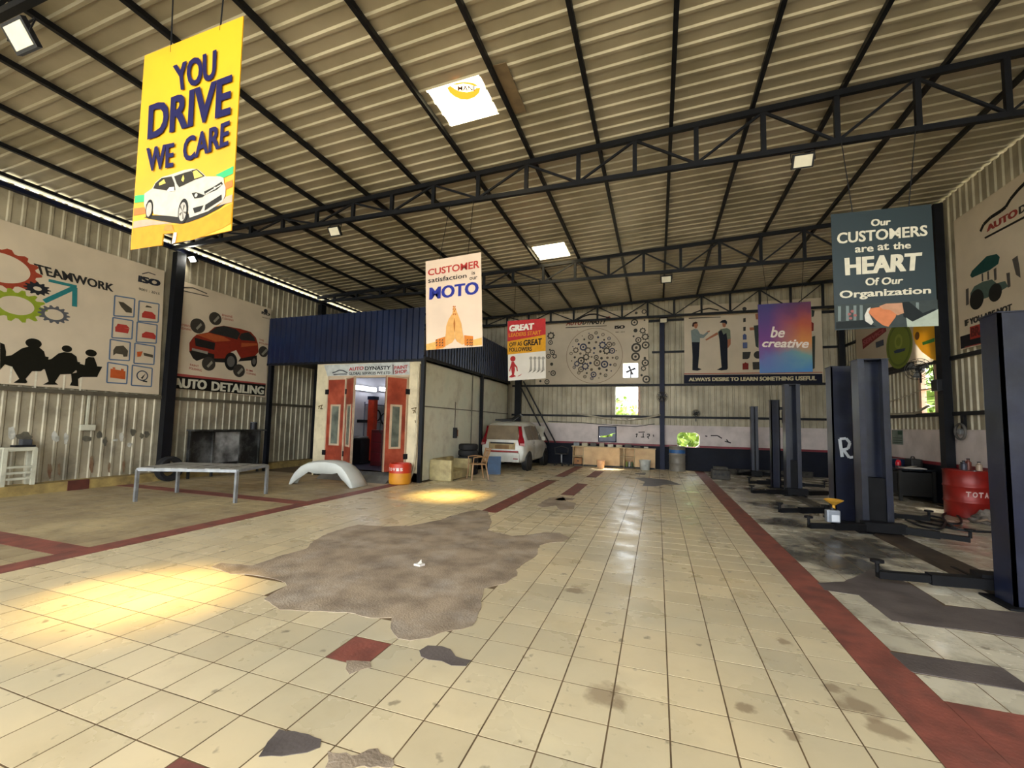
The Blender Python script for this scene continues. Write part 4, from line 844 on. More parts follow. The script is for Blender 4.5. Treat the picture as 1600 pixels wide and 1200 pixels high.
# inside the booth
M_tube = emit('lamp_tube', '#f2f5ff', 5.)
for a_, b_, lab in (((550,601),(588,612),'long lit white tube fitting high on the paint booth inner wall'), ((594,606),(612,611),'lit white tube fitting beside the long one on the booth inner wall')):
    p, q = at(*a_, 0, bX0+.16), at(*b_, 0, bX0+.16); z = (p.z+q.z)/2; t = thing('tube_light', (bX0+.12, (p.y+q.y)/2, z), lab, 'lamp')
    MB().box((bX0+.06, p.y, z-.08), (bX0+.12, q.y, z+.08)).build('fitting', M_in, t)
    for dz in (-.035, .035): MB().tube([(bX0+.15, p.y+.02, z+dz), (bX0+.15, q.y-.02, z+dz)], .028, 8).build('tube', M_tube, t)
M_mred = mat('machine_red', '#c03a1e', .4, .1); M_mdark = mat('machine_black', '#14151b', .5, .2)
DX = at(582,650,1,11.85).x+7.31
t = thing('tyre_changer', (-7.55, 11.6, .22), 'red and black tyre changing machine inside the paint booth', 'machine')
MB().bbox((-7.95, 11.35, .22), (-7.3, 11.9, 1.0), .03).build('cabinet', M_mdark, t)
MB().lathe((-7.65, 11.6, 1.0), [(.3, 0), (.33, .03), (.33, .06), (.1, .08)], 20).build('turntable', mat('dull_metal', '#8d8d90', .4, .5), t)
MB().box((-7.42, 11.75, .3), (-7.2, 11.95, 2.25)).build('column', M_mred, t); MB().box((-7.44, 11.73, 2.25), (-7.18, 11.97, 2.36)).build('column_cap', M_blue, t)
MB().box((-7.9, 11.78, 1.5), (-7.4, 11.88, 1.6)).build('swing_arm', M_mdark, t); MB().tube([(-7.88, 11.83, 1.6), (-7.88, 11.83, 1.15)], .025, 8).build('tool_shaft', mat('dull_metal', '#8d8d90', .4, .5), t)
t.location.x += DX
t = thing('tool_cabinet', (-7.05, 11.3, .22), 'dark red steel cabinet just inside the paint booth door', 'cabinet')
MB().bbox((-7.24, 11.1, .22), (-6.85, 11.5, 1.3), .02).build('body', mat('cabinet_maroon', '#4a1016', .4), t)
for z in (.35, .65, .95): MB().box((-7.22, 11.085, z), (-6.87, 11.1, z+.26)).build('drawer', mat('cabinet_maroon2', '#5c141c', .4), t)
t.location.x += at(594,690,1,11.3).x+7.05
t = thing('wall_rack', (bX0+.2, 13.2, .22), 'grey tool rack with hanging hoses inside the paint booth', 'rack')
for z in (.9, 1.5, 2.1): MB().box((bX0+.07, 12.1, z), (bX0+.35, 14.3, z+.03)).build('shelf', mat('rack_grey', '#7d7f90', .5, .2), t)
for y in (12.1, 13.2, 14.27): MB().box((bX0+.07, y, .22), (bX0+.1, y+.03, 2.2)).build('upright', mat('rack_grey', '#7d7f90', .5, .2), t)
for k, y in enumerate((12.4, 12.8, 13.5)): MB().torus((bX0+.38, y, 1.75-.1*k), .18, .025, 'x').build('hose_coil', M_mdark, t)
# switch box on the side
t = thing('switch_box', (-5.84, 12.0, 1.1), 'black and orange switch box on the paint booth side wall', 'switch box')
MB().bbox((-5.88, 11.9, 1.1), (-5.8, 12.05, 1.42), .008).build('box', M_mdark, t); MB().bbox((-5.88, 12.05, 1.15), (-5.82, 12.15, 1.36), .006).build('side_unit', mat('orange_plastic', '#a5622c', .5), t)
MB().tube([(-5.86, 11.98, 1.42), (-5.86, 11.98, 2.2)], .008, 5).build('cable', M_mdark, t)

# ================================================================== LEFT SIDE
M_galv = mat('galvanised', '#9a9da0', .4, .5, .15, 6, dirt='#5e5c55', dirt_amt=.4)
# low metal table
c = [Vector((-8.99, 5.36, 0)), Vector((-7.36, 6.02, 0)), Vector((-7.72, 7.0, 0)), Vector((-9.38, 6.34, 0))]
t = thing('metal_table', sum(c, Vector())/4, 'low grey welded metal table with paint splashed top', 'table')
H = .60
for p in c: MB().bar(p, p+Vector((0,0,H-.02)), .05, .05).build('leg', M_galv, t)
for a, b_ in zip(c, c[1:]+c[:1]): MB().bar(a+Vector((0,0,H-.02)), b_+Vector((0,0,H-.02)), .045, .05).build('rail', M_galv, t)
M_ttop = mat('table_board', '#a5a39c', .6, .1, .2, 7, col2='#77746c', dirt='#57524b', dirt_amt=.7, dirt_scale=4)
for k in range(6):
    a = c[0].lerp(c[1], k/6+.003); b_ = c[0].lerp(c[1], (k+1)/6-.003); d = c[3].lerp(c[2], (k+1)/6-.003); e = c[3].lerp(c[2], k/6+.003); z = H+random.uniform(.004, .018)
    MB().slab([p+Vector((0,0,H)) for p in (a, b_, d, e)], (0, 0, z-H+.004)).build('top_board', M_ttop, t)
# white bumper arch
PTH = [(-8.40,0,.18),(-8.37,.12,.2),(-8.28,.27,.24),(-8.14,.41,.3),(-7.94,.51,.36),(-7.7,.555,.4),(-7.4,.57,.42),(-7.15,.55,.44),(-6.98,.47,.46),(-6.84,.33,.47),(-6.73,.17,.48),(-6.66,.0,.5)]
prof = [(0,-.13),(.0,-.05),(.02,0),(.2,.035),(.62,.035),(.8,.0),(.95,-.03),(1,-.05)]
mb = MB(); vs = []
for k, (x, z, wd) in enumerate(PTH):
    a = PTH[max(0,k-1)]; b_ = PTH[min(len(PTH)-1,k+1)]; tx, tz = b_[0]-a[0], b_[1]-a[1]; l = math.hypot(tx, tz); nx, nz = -tz/l, tx/l
    skew = .15*(k/len(PTH))
    dp = .6+1.5*math.sin(math.pi*k/(len(PTH)-1))-(.45 if k in (4, 8) else 0)
    for q_, (u, h) in enumerate(prof):
        if q_ == 0: h = h*dp
        vs.append((x+nx*h, 8.25+skew+u*wd*1.25, max(.002, z+nz*h)))
n = len(prof); mb.add(vs, [(k*n+i, k*n+i+1, (k+1)*n+i+1, (k+1)*n+i) for k in range(len(PTH)-1) for i in range(n-1)])
t = thing('car_bumper', (-7.5, 8.5, 0), 'white car bumper cover standing on its ends before the paint booth', 'bumper')
o = mb.build('skin', mat('bumper_white', '#c9cbc4', .3, 0, .04, 3), t, smooth=True); md = o.modifiers.new('th', 'SOLIDIFY'); md.thickness = .012; md.offset = -1
# orange drum bucket
M_or = mat('drum_orange', '#d08a1f', .45, 0, .08, 4); M_rd = mat('drum_red', '#c23316', .45, 0, .08, 4)
t = thing('cut_drum', (-6.12, 9.5, 0), 'cut plastic drum, orange below and red above, by the paint booth door', 'drum')
MB().lathe((-6.12, 9.5, 0), [(.22,0),(.265,.03),(.275,.1),(.275,.29)], 28).build('lower_body', M_or, t, smooth=True)
MB().lathe((-6.12, 9.5, 0), [(.276,.29),(.276,.48),(.262,.52),(.24,.52),(.24,.3)], 28, caps=False).build('red_band', M_rd, t, smooth=True)
for k, ch in enumerate('ZOVIS'):
    mb = MB()
    g_ = math.radians(-128+k*19); v, f = glyphs(ch, .03); R_ = .279
    mb.add([(-6.12+R_*math.cos(g_+(x-.5)*.24), 9.5+R_*math.sin(g_+(x-.5)*.24), .35+.075*y) for x, y in v], f)
    mb.build('letter', ink('#e8e0d8'), t)
# white plastic rack
M_wp = mat('white_plastic', '#c6c3ae', .5, 0, .08, 6, dirt='#7a735c', dirt_amt=.3)
t = thing('plastic_rack', (-11.5, 4.8, .19), 'white plastic rack with rails standing on the kerb under the gear banner', 'rack')
for y in (4.62, 5.03):
    for x in (-11.62, -11.44): MB().box((x-.025, y-.03, .19), (x+.025, y+.03, .89)).build('leg', M_wp, t)
for z in (.32, .43, .54, .86): MB().box((-11.46, 4.62, z-.02), (-11.42, 5.03, z+.02)).build('rail', M_wp, t)
MB().box((-11.64, 4.6, .88), (-11.42, 5.05, .91)).build('top', M_wp, t)
t = thing('paint_tray', (-11.53, 4.95, .91), 'dark tray lying on the white plastic rack', 'tray'); 
MB().bbox((-11.63, 4.75, .912), (-11.45, 5.04, .95), .01).build('tray', M_mdark, t); MB().bbox((-11.6, 4.85, .95), (-11.48, 5.0, 1.06), .015).build('can', mat('can_grey', '#4d4f55', .5, .3), t)
# wall box with conduit
t = thing('wall_socket_box', (XL+.05, 5.9, 1.22), 'cream socket box with a vertical conduit on the stained side wall', 'socket box')
MB().bbox((XL+.03, 5.78, 1.22), (XL+.1, 6.04, 1.34), .008).build('box', M_wp, t); MB().box((XL+.03, 5.88, 1.34), (XL+.06, 5.92, 2.0)).build('conduit', M_wp, t)
# spray stained bench
M_spray = mat('spray_black', '#15140f', .7, 0, .3, 2.5, col2='#0d0c0a', dirt='#9a9a98', dirt_amt=.35, dirt_scale=1.5)
t = thing('spray_bench', (-11.2, 8.8, 0), 'black overspray covered metal bench against the stained wall', 'bench')
MB().box((-11.3, 7.8, .2), (-11.26, 9.85, 1.2)).build('back_panel', M_spray, t)
MB().box((-11.28, 8.42, .35), (-11.22, 9.2, 1.17)).build('overspray_sheet', mat('overspray_sheet', '#9b9a97', .7, 0, .35, 2, col2='#3b3a38', dirt='#2a2927', dirt_amt=.7, dirt_scale=3), t)
for y in (7.82, 8.42, 9.2, 9.82): MB().box((-11.24, y-.025, 0), (-11.19, y+.025, 1.2)).build('post', M_spray, t)
MB().box((-11.3, 7.76, 1.2), (-11.0, 9.88, 1.24)).build('top', M_spray, t)
MB().box((-11.26, 7.8, .2), (-10.95, 9.85, .24)).build('shelf', M_spray, t)
t = thing('paint_can', (-11.15, 9.55, 1.24), 'dark paint can standing on the overspray covered bench', 'can')
MB().lathe((-11.15, 9.55, 1.24), [(.09,0),(.09,.2),(.07,.22)], 16).build('can', M_mdark, t); MB().torus((-11.15, 9.55, 1.44), .085, .008).build('rim', M_galv, t)
M_tyre = mat('tyre_rubber', '#17171a', .75, 0, .15, 10, bump=.3)
def tyre(c, axis, R=.3, w=.18, lab='', grp=None, tilt=None):
    t = thing('tyre', c if axis != 'z' else (c[0], c[1], c[2]-w/2), lab, 'tyre', grp)
    MB().lathe(c, [(R*.62,-w*.42),(R*.86,-w*.5),(R*.97,-w*.4),(R,-w*.2),(R,w*.2),(R*.97,w*.4),(R*.86,w*.5),(R*.62,w*.42),(R*.6,0),(R*.62,-w*.42)], 28, axis, caps=False).build('rubber', M_tyre, t, smooth=True)
    return t
tyre((-11.2, 7.35, .30), 'x', .3, .18, 'worn tyre leaning at the foot of the column by the banners')
# flood light on the side wall column
def flood(x, y, z, lab, strength, grp=None, tilt=-.6, s=1.):
    t = thing('flood_light', (x, y, z), lab, 'lamp', grp); c = Vector((x, y, z)); f = Vector((0, math.cos(tilt), math.sin(tilt)))*-1; f = Vector((0, -math.cos(tilt), -abs(math.sin(tilt)))); r = Vector((1,0,0)); u = r.cross(f)
    def bx(m, hw, hh, a, b_): 
        p = [c+r*i*hw+u*j*hh+f*q for q in (a, b_) for i, j in ((-1,-1),(1,-1),(1,1),(-1,1))]; m.add(p, [(0,1,2,3),(4,5,6,7),(0,1,5,4),(1,2,6,5),(2,3,7,6),(3,0,4,7)]); return m
    bx(MB(), .14*s, .10*s, -.05, .0).build('housing', M_mdark, t); bx(MB(), .115*s, .078*s, .0, .004).build('lens', (emit('flood_lens', '#f4f0e2', strength) if strength > 1 else mat('pale_lens', '#ded8c4', .3, 0, .04, 8)), t)
    m = MB()
    for k in (-1, 1): m.bar(c+r*k*.15*s, c+r*k*.15*s-f*.04+Vector((0,0,.14)), .012)
    m.bar(c-r*.15*s-f*.04+Vector((0,0,.14)), c+r*.15*s-f*.04+Vector((0,0,.14)), .02, .012); m.build('bracket', M_mdark, t)
    return t
flood(-6.48, 7.18, 5.55, 'small flood light on the truss between the yellow sign and the blue cladding', .13)
flood(2.05, 7.18, 5.55, 'flood light on the truss directly over the lift posts', .13)
flood(.23, 12.14, 5.56, 'flood light on the truss between the red topped sign and the purple sign', .13)
flood(.22, 17.12, 5.62, 'white square flood light on top of the navy end wall column', .13)
flood(-6.25, 2.3, 5.45, 'flood light on the truss beside the yellow sign', .14, s=1.3)
t = flood(-11.42, 7.66, 5.64, 'glowing flood light at the head of the column between the side wall banners', 60., s=.8)

# ================================================================== BACK LEFT CORNER
# cream broken sofa
M_sofa = mat('sofa_cream', '#b8a878', .7, 0, .15, 4, dirt='#6e5f40', dirt_amt=.6)
t = thing('broken_sofa', (-5.62, 11.05, 0), 'dirty cream armchair with its cushion gone beside the paint booth wall', 'armchair')
MB().bbox((-5.86, 10.5, .0), (-5.2, 10.64, .56), .03).build('arm', M_sofa, t); MB().bbox((-5.86, 11.74, .0), (-5.2, 11.87, .52), .03).build('arm', M_sofa, t)
MB().bbox((-5.86, 10.64, .05), (-5.74, 11.74, .58), .03).build('back', M_sofa, t); MB().bbox((-5.74, 10.64, .03), (-5.22, 11.74, .24), .02).build('seat_base', M_sofa, t)
for y in (10.57, 11.8): MB().box((-5.34, y-.03, 0), (-5.28, y+.03, .03)).build('foot', M_steel, t)
# tan plastic chair
M_tan = mat('tan_plastic', '#a17c55', .5, 0, .08, 6)
def plastic_chair(c, rz, lab):
    t = thing('plastic_chair', c, lab, 'chair'); t.rotation_euler.z = rz; o = Vector(c); ORG[t.name] = Vector()
    MB().slab([(-.2,-.22,.42),(.2,-.22,.42),(.19,.2,.41),(-.19,.2,.41)], (0,0,.025)).build('seat', M_tan, t)
    for sx in (-1, 1):
        MB().tube([(sx*.19,-.2,.42),(sx*.23,-.24,0)], [.022,.016], 6).build('leg', M_tan, t); MB().tube([(sx*.18,.18,.42),(sx*.22,.26,0)], [.022,.016], 6).build('leg', M_tan, t)
        MB().tube([(sx*.2,-.2,.44),(sx*.25,-.2,.62),(sx*.25,.0,.64),(sx*.2,.2,.62)], .016, 6).build('armrest', M_tan, t)
        MB().bar((sx*.19,.18,.43), (sx*.2,.3,.86), .04, .02, up=(0,1,0)).build('back_post', M_tan, t)
    for k in range(4): x = -.12+.08*k; MB().bar((x,.2,.46), (x,.29,.84), .035, .01, up=(0,1,0)).build('back_slat', M_tan, t)
    MB().bar((-.21,.3,.86), (.21,.3,.86), .06, .02).build('top_rail', M_tan, t)
    return t
plastic_chair((-4.8, 11.35, 0), math.radians(-48), 'tan plastic armchair turned towards the cream armchair')
# blue board
t = thing('blue_board', (-4.72, 12.72, 0), 'blue metal board leaning behind the tan plastic chair', 'board')
MB().slab([(-4.98,12.55,.0),(-4.62,12.75,.0),(-4.64,12.82,.55),(-5.0,12.62,.55)], (.01,-.02,0)).build('panel', mat('board_blue', '#2a4a6c', .45, .1, .15, 4), t); MB().bar((-4.98,12.56,.01), (-4.62,12.76,.01), .03).build('bottom_edge', M_steel, t)
for k in range(5): tyre((-5.53, 12.3, .095+.185*k), 'z', .31-.012*(k == 4), .18, ['lowest', 'second lowest', 'middle', 'second highest', 'topmost'][k]+' black tyre of the stack against the booth wall', 'stacked tyres by the booth wall')
# ---- white car
M_car = mat('car_white', '#d3d3cb', .28, 0, .05, 2, col2='#b9b6a8', dirt='#a08c66', dirt_amt=.55, dirt_scale=1.3, coat=.3)
M_cdust = mat('car_dusty_glass', '#75644b', .55, 0, .12, 3, dirt='#4a3d2c')
M_cglass = mat('car_glass', '#191b1c', .12, 0, .1, 3); M_tl = mat('tail_lamp', '#8f1420', .2, 0, .15, 6); M_cblk = mat('car_black_trim', '#1b1a18', .6)
cx0, cy0 = -4.95, 13.75
car = thing('hatchback_car', (cx0, cy0+1.75, 0), 'dusty white hatchback with a red rear strip parked by the paint booth', 'car')
# stations: y, z_bottom, z_sill, z_belt, z_roof, half-widths bottom, mid, belt, roof
ST = [(0.0,.36,.62,.98,1.02,.60,.66,.62,.55),(.05,.32,.62,1.0,1.22,.70,.74,.70,.56),(.16,.28,.62,1.0,1.50,.74,.78,.74,.56),(.34,.28,.62,1.0,1.60,.76,.80,.76,.58),(.9,.28,.62,1.0,1.65,.77,.81,.77,.60),(1.6,.28,.62,.99,1.66,.77,.81,.77,.60),(2.1,.28,.62,.97,1.60,.77,.81,.76,.57),(2.45,.28,.62,.95,1.36,.77,.81,.75,.58),(2.75,.28,.60,.93,1.04,.76,.80,.74,.62),(3.2,.30,.58,.86,.93,.73,.76,.68,.55),(3.45,.36,.55,.74,.78,.62,.64,.58,.45)]
def sec(s):
    y, zb, zs, zt, zr, wb, wm, wt, wr = s
    h = [(0,zb),(wb*.85,zb),(wb,zb+.08),(wm,zs),(wm*.995,(zs+zt)/2),(wt,zt),(wt*.55+wr*.45,zt*.55+zr*.45),(wr*1.02,zr-.06),(wr*.86,zr-.005),(wr*.45,zr+.015),(0,zr+.02)]
    return [(cx0+x, cy0+y, z) for x, z in h]+[(cx0-x, cy0+y, z) for x, z in reversed(h[1:-1])]
S = [sec(s) for s in ST]; n = len(S[0]); mb = MB()
mb.add([p for q in S for p in q], [(k*n+i, k*n+(i+1)%n, (k+1)*n+(i+1)%n, (k+1)*n+i) for k in range(len(S)-1) for i in range(n)]+[tuple(range(n)), tuple((len(S)-1)*n+i for i in range(n))])
body = mb.build('body', M_car, car, smooth=True)
def P_(x, y, z): return (cx0+x, cy0+y, z)
MB().slab([P_(-.56,-.035,1.04),P_(.56,-.035,1.04),P_(.52,.085,1.52),P_(-.52,.085,1.52)], (0,.06,.0)).build('rear_window', M_cdust, car)
MB().bbox(P_(-.62,-.045,.3), P_(.62,.06,.62), .03).build('rear_bumper', M_car, car)
MB().slab([P_(-.47,-.012,.72),P_(.47,-.012,.72),P_(.47,-.012,.95),P_(-.47,-.012,.95)], (0,.05,0)).build('plate_recess', mat('car_dust', '#a08a62', .8), car)
MB().slab([P_(-.42,-.018,.90),P_(.42,-.018,.90),P_(.42,-.018,.95),P_(-.42,-.018,.95)], (0,.04,0)).build('grip_strip', M_cblk, car)
MB().slab([P_(-.25,-.02,.735),P_(.25,-.02,.735),P_(.25,-.02,.86),P_(-.25,-.02,.86)], (0,.03,0)).build('number_plate', mat('plate_brown', '#7d5c30', .6), car)
MB().slab([P_(-.58,-.05,.625),P_(.58,-.05,.625),P_(.58,-.05,.675),P_(-.58,-.05,.675)], (0,.06,0)).build('red_strip', mat('red_reflector', '#96261c', .35), car)
for s in (-1, 1):
    MB().slab([P_(s*.60,.0,.86),P_(s*.74,.08,.84),P_(s*.74,.12,1.0),P_(s*.66,.15,1.2),P_(s*.60,.2,1.5),P_(s*.52,.12,1.5),P_(s*.57,.06,1.18),P_(s*.56,.0,1.0)], (s*.02,-.03,0)).build('tail_lamp', M_tl, car)
    MB().slab([P_(s*.62,.0,.86),P_(s*.75,.08,.85),P_(s*.75,.1,.93),P_(s*.62,.01,.93)], (s*.025,-.035,0)).build('lamp_reflector', mat('lamp_clear', '#c98a8a', .2), car)
    for (ya, yb, m) in ((.42, 1.1, M_cdust), (1.16, 1.85, M_cdust if s < 0 else M_cdust), (1.9, 2.35, M_cglass)):
        def gp(y, f):
            k = max(i for i in range(len(ST)) if ST[i][0] <= y); k = min(k, len(ST)-2); u = (y-ST[k][0])/(ST[k+1][0]-ST[k][0]); q = [a+(b_-a)*u for a, b_ in zip(ST[k], ST[k+1])]
            z = q[3]+.03+(q[4]-.1-q[3]-.03)*f; w = q[7]+(q[8]-q[7])*f*.9
            return P_(s*(w+.012), y, z)
        MB().slab([gp(ya,0), gp(yb,0), gp(yb,.95), gp(ya,.95)], (s*.006,0,0)).build('side_window', m if not (s > 0 and ya > 1.5) else M_cglass, car)
    MB().box(P_(s*.805-.006, 1.12, .35), P_(s*.805+.006, 1.128, .98)).build('door_gap', M_cblk, car); MB().box(P_(s*.812-.012, .95, .86), P_(s*.812+.012, 1.08, .885)).build('door_handle', M_car, car)
    MB().bbox(P_(s*.86-.07, 2.18, .97), P_(s*.86+.07, 2.28, 1.12), .03).build('mirror', M_car, car)
    for y in (.55, 2.85):
        MB().lathe(P_(s*.70, y, .29), [(.18,-.1),(.27,-.1),(.29,-.06),(.29,.08),(.27,.115),(.19,.12),(.18,-.1)], 24, 'x', caps=False).build('wheel', M_tyre, car, smooth=True)
        MB().lathe(P_(s*.70, y, .29), [(.19,-.02),(.19,s*.09+.01),(.05,s*.1+.01)], 16, 'x').build('rim', M_galv, car)
        MB().lathe(P_(s*.79, y, .30), [(.30,-.022),(.36,-.022),(.36,.024),(.30,.024)], 24, 'x').build('wheel_arch', M_cblk, car)
MB().bar(P_(.42,-.055,.42), P_(.58,-.055,.42), .02, .03).build('fog_reflector', M_tl, car)
MB().slab([P_(.6,2.5,1.0),P_(.72,2.55,.98),P_(.72,3.0,1.5),P_(.55,2.95,1.52)], (-1.2,0,0)).build('raised_bonnet', M_car, car)
t = thing('car_trim_panel', (-5.1, 14.6, 1.66), 'dark bent car trim panel lying on the white car roof', 'trim panel')
mb = MB(); mb.tube([(-5.5,14.5,1.70),(-5.2,14.6,1.70),(-4.95,14.75,1.72),(-4.75,15.0,1.9)], [.03,.05,.06,.05], 6); mb.build('panel', M_cblk, t); MB().tube([(-4.9,14.8,1.72),(-4.72,15.05,1.92),(-4.66,15.1,1.86)], [.03,.04,.02], 6).build('bright_strip', M_galv, t)
# leaning poles and brace
for k, (a, b_) in enumerate((((811,600),(858,692)),((818,596),(868,692)))):
    p = at(*a, 1, YB-.42); q = at(*b_, 1, YB-.42); tag(MB().bar(p, q, .06, .05).build('brace_bar', M_steel), 'black diagonal brace bar in the corner behind the white car', 'brace', 'corner brace bars')
# ================================================================== END WALL
M_cup = mat('cupboard_ply', '#cfac7a', .55, 0, .1, 3, col2='#bd986a'); M_cupw = mat('cupboard_edge', '#c9ae80', .55)
def cupboard(x0, x1, lab, doors, shelves=()):
    t = thing('cupboard', ((x0+x1)/2, 17.3, 0), lab, 'cupboard')
    for x in (x0, x1-.02): MB().box((x, 17.1, .0), (x+.02, 17.5, .74)).build('side', M_cupw, t)
    MB().box((x0, 17.48, 0), (x1, 17.5, .74)).build('back', M_cup, t); MB().box((x0, 17.1, 0), (x1, 17.48, .05)).build('plinth', M_cblk, t)
    for a, b_ in doors: MB().box((a+.005, 17.085, .06), (b_-.005, 17.1, .73)).build('door', M_cup, t)
    for z in shelves: MB().box((x0+.02, 17.12, z), (x1-.02, 17.48, z+.02)).build('shelf', M_cupw, t)
    return t
cupboard(-3.18, -2.76, 'narrow open cupboard at the car end of the end wall counter', [], (.36,))
cupboard(-2.75, -1.22, 'long plywood fronted cupboard in the middle of the end wall counter', [(-2.75, -1.36)], (.4,))
cupboard(-1.21, -.82, 'open cupboard with bottles next to the long plywood one', [], (.4,))
cupboard(-.81, -.08, 'plywood fronted cupboard beside the navy end wall column', [(-.81, -.08)])
t = thing('drawer_box', (-2.97, 17.3, .05), 'orange wooden drawer box inside the narrow open cupboard', 'box'); MB().bbox((-3.12, 17.15, .055), (-2.82, 17.45, .3), .006).build('box', mat('drawer_orange', '#a06a35', .6), t); MB().box((-3.0,17.14,.16), (-2.94,17.15,.2)).build('pull', M_steel, t)
tag(MB().box((-3.22, 17.06, .74), (-.06, 17.52, .77)).build('worktop', M_cupw), 'long pale worktop over the end wall cupboards', 'worktop')
rnd = random.Random(5)
for k in range(9):
    x = -3.05+k*.33; c_ = rnd.choice(['#b5aa90', '#57524a', '#8a8f92', '#c9c2b0'])
    t = thing('parts_box', (x, 17.28, .77), 'small grimy box of parts on the long pale worktop', 'box', 'boxes on the worktop'); w, h = rnd.uniform(.07,.13), rnd.uniform(.05,.14)
    MB().bbox((x-w, 17.2, .772), (x+w, 17.38, .772+h), .008).build('carton', mat('carton'+c_, c_, .7), t); MB().box((x-w*.9, 17.21, .772+h), (x+w*.9, 17.37, .777+h)).build('lid', mat('carton'+c_, c_, .7), t)
for k, c_ in enumerate(('#7d8a3a', '#b8b8b0', '#4a5a3a')):
    x = -1.12+.1*k; t = thing('bottle', (x, 17.25, .05), ['olive', 'white', 'dark green'][k]+' plastic bottle in the open cupboard of the end wall', 'bottle', 'bottles in the open cupboard'); MB().lathe((x, 17.25, .05), [(.035,0),(.04,.02),(.04,.15),(.015,.19),(.015,.21)], 12).build('bottle_body', mat('btl'+c_, c_, .4), t); MB().lathe((x, 17.25, .26), [(.018,0),(.018,.025)], 10).build('cap', M_rd, t)
def bucket(x, y, r, h, lab, m, cat='bucket'):
    t = thing('bucket', (x, y, 0), lab, cat); MB().lathe((x, y, 0), [(r*.8,0),(r*.84,.01),(r,h),(r*1.04,h),(r*1.04,h-.03),(r*.97,h-.03),(r*.94,h-.02),(r*.8,.03)], 22, caps=False).build('pail', m, t, smooth=True)
    MB().lathe((x, y, .01), [(r*.8,0),(r*.8,.02)], 20).build('bottom', m, t)
    MB().tube([(x-r*1.02, y, h-.04), (x-r*.8, y-.02, h*.6), (x, y-r*1.05, h*.45), (x+r*.8, y-.02, h*.6), (x+r*1.02, y, h-.04)], .006, 5).build('handle', M_galv, t); return t
bucket(-2.0, 16.45, .15, .3, 'peach plastic bucket on the floor before the long cupboard', mat('bucket_peach', '#d6a77e', .5))
bucket(-.44, 16.8, .2, .36, 'white plastic bucket on the floor by the plywood cupboard', mat('bucket_white', '#b9bab2', .5))
def drum(x, y, r, h, lab, m, band=None):
    t = thing('oil_drum', (x, y, 0), lab, 'drum')
    P2 = [(r*.96,0),(r,.01),(r,.02)]
    for z in (.33, .66): P2 += [(r,h*z-.03),(r*1.035,h*z-.012),(r*1.035,h*z+.012),(r,h*z+.03)]
    P2 += [(r,h-.02),(r*1.02,h-.01),(r*1.02,h),(r*.95,h),(r*.95,h-.02)]
    MB().lathe((x, y, 0), P2, 32).build('shell', m, t, smooth=True)
    MB().lathe((x+.12, y, h-.02), [(.03,0),(.03,.02)], 10).build('bung', M_galv, t)
    if band: MB().lathe((x, y, 0), [(r*1.004,h*.72),(r*1.004,h*.86)], 32, caps=False).build('blue_band', band, t)
    return t
drum(.68, 17.05, .28, .9, 'grey drum with a blue band beside the broken wall hole', mat('drum_grey', '#857e72', .5, .2, .12, 4), mat('band_blue', '#2a5f98', .5))
# blue pane in the plaster
w = thing('window_6', (-1.88, YB-.07, .97)); struct(w)
for a, b_ in (((-2.24,.94),(-1.53,.98)),((-2.24,1.53),(-1.53,1.57)),((-2.24,.94),(-2.2,1.57)),((-1.57,.94),(-1.53,1.57))): MB().box((a[0], YB-.085, a[1]), (b_[0], YB-.055, b_[1])).build('frame', M_steelb, w)
M_bp = mat('blue_pane', '#2b3358', .3, 0, .2, 3)
MB().slab([(-2.2,YB-.07,.98),(-1.57,YB-.07,.98),(-1.57,YB-.07,1.30),(-1.68,YB-.07,1.27),(-1.70,YB-.07,1.18),(-1.95,YB-.07,1.13),(-2.2,YB-.07,1.13)], (0,.012,0)).build('pane', M_bp, w)
MB().slab([(-2.2,YB-.07,1.17),(-1.9,YB-.07,1.21),(-1.69,YB-.07,1.29),(-1.57,YB-.07,1.31),(-1.57,YB-.07,1.53),(-2.2,YB-.07,1.53)], (0,.012,0)).build('pane', M_bp, w)
# window 4: end wall window frame; side wall window frame
w = thing('window_4', (-1.15, YB, 2.02)); struct(w)
for a, b_ in (((-1.62,2.0),(-.67,2.04)),((-1.62,3.13),(-.67,3.17)),((-1.62,2.0),(-1.57,3.17)),((-.72,2.0),(-.64,3.17)),((-1.6,2.58),(-.69,2.605))): MB().box((a[0], YB-.06, a[1]), (b_[0], YB+.04, b_[1])).build('frame_bar', mat('win_wood', '#c9a58a', .6) if a[0] > -.8 else M_wp, w)
w = thing('window_5', (XR, 12.82, 2.04)); struct(w)
for ya, yb, za, zb in ((12.5,13.16,2.02,2.06),(13.06,13.16,2.02,3.95),(12.5,13.1,2.6,2.63),(12.5,12.54,2.02,3.95)): MB().box((XR-.06, ya, za), (XR+.04, yb, zb)).build('frame_bar', mat('win_wood', '#c9a58a', .6), w)
for z in (2.2,2.32,2.44,2.75,2.87,3.0): MB().bar((XR+.02, 12.52, z), (XR+.02, 13.1, z), .012).build('grille_bar', M_steel, w)
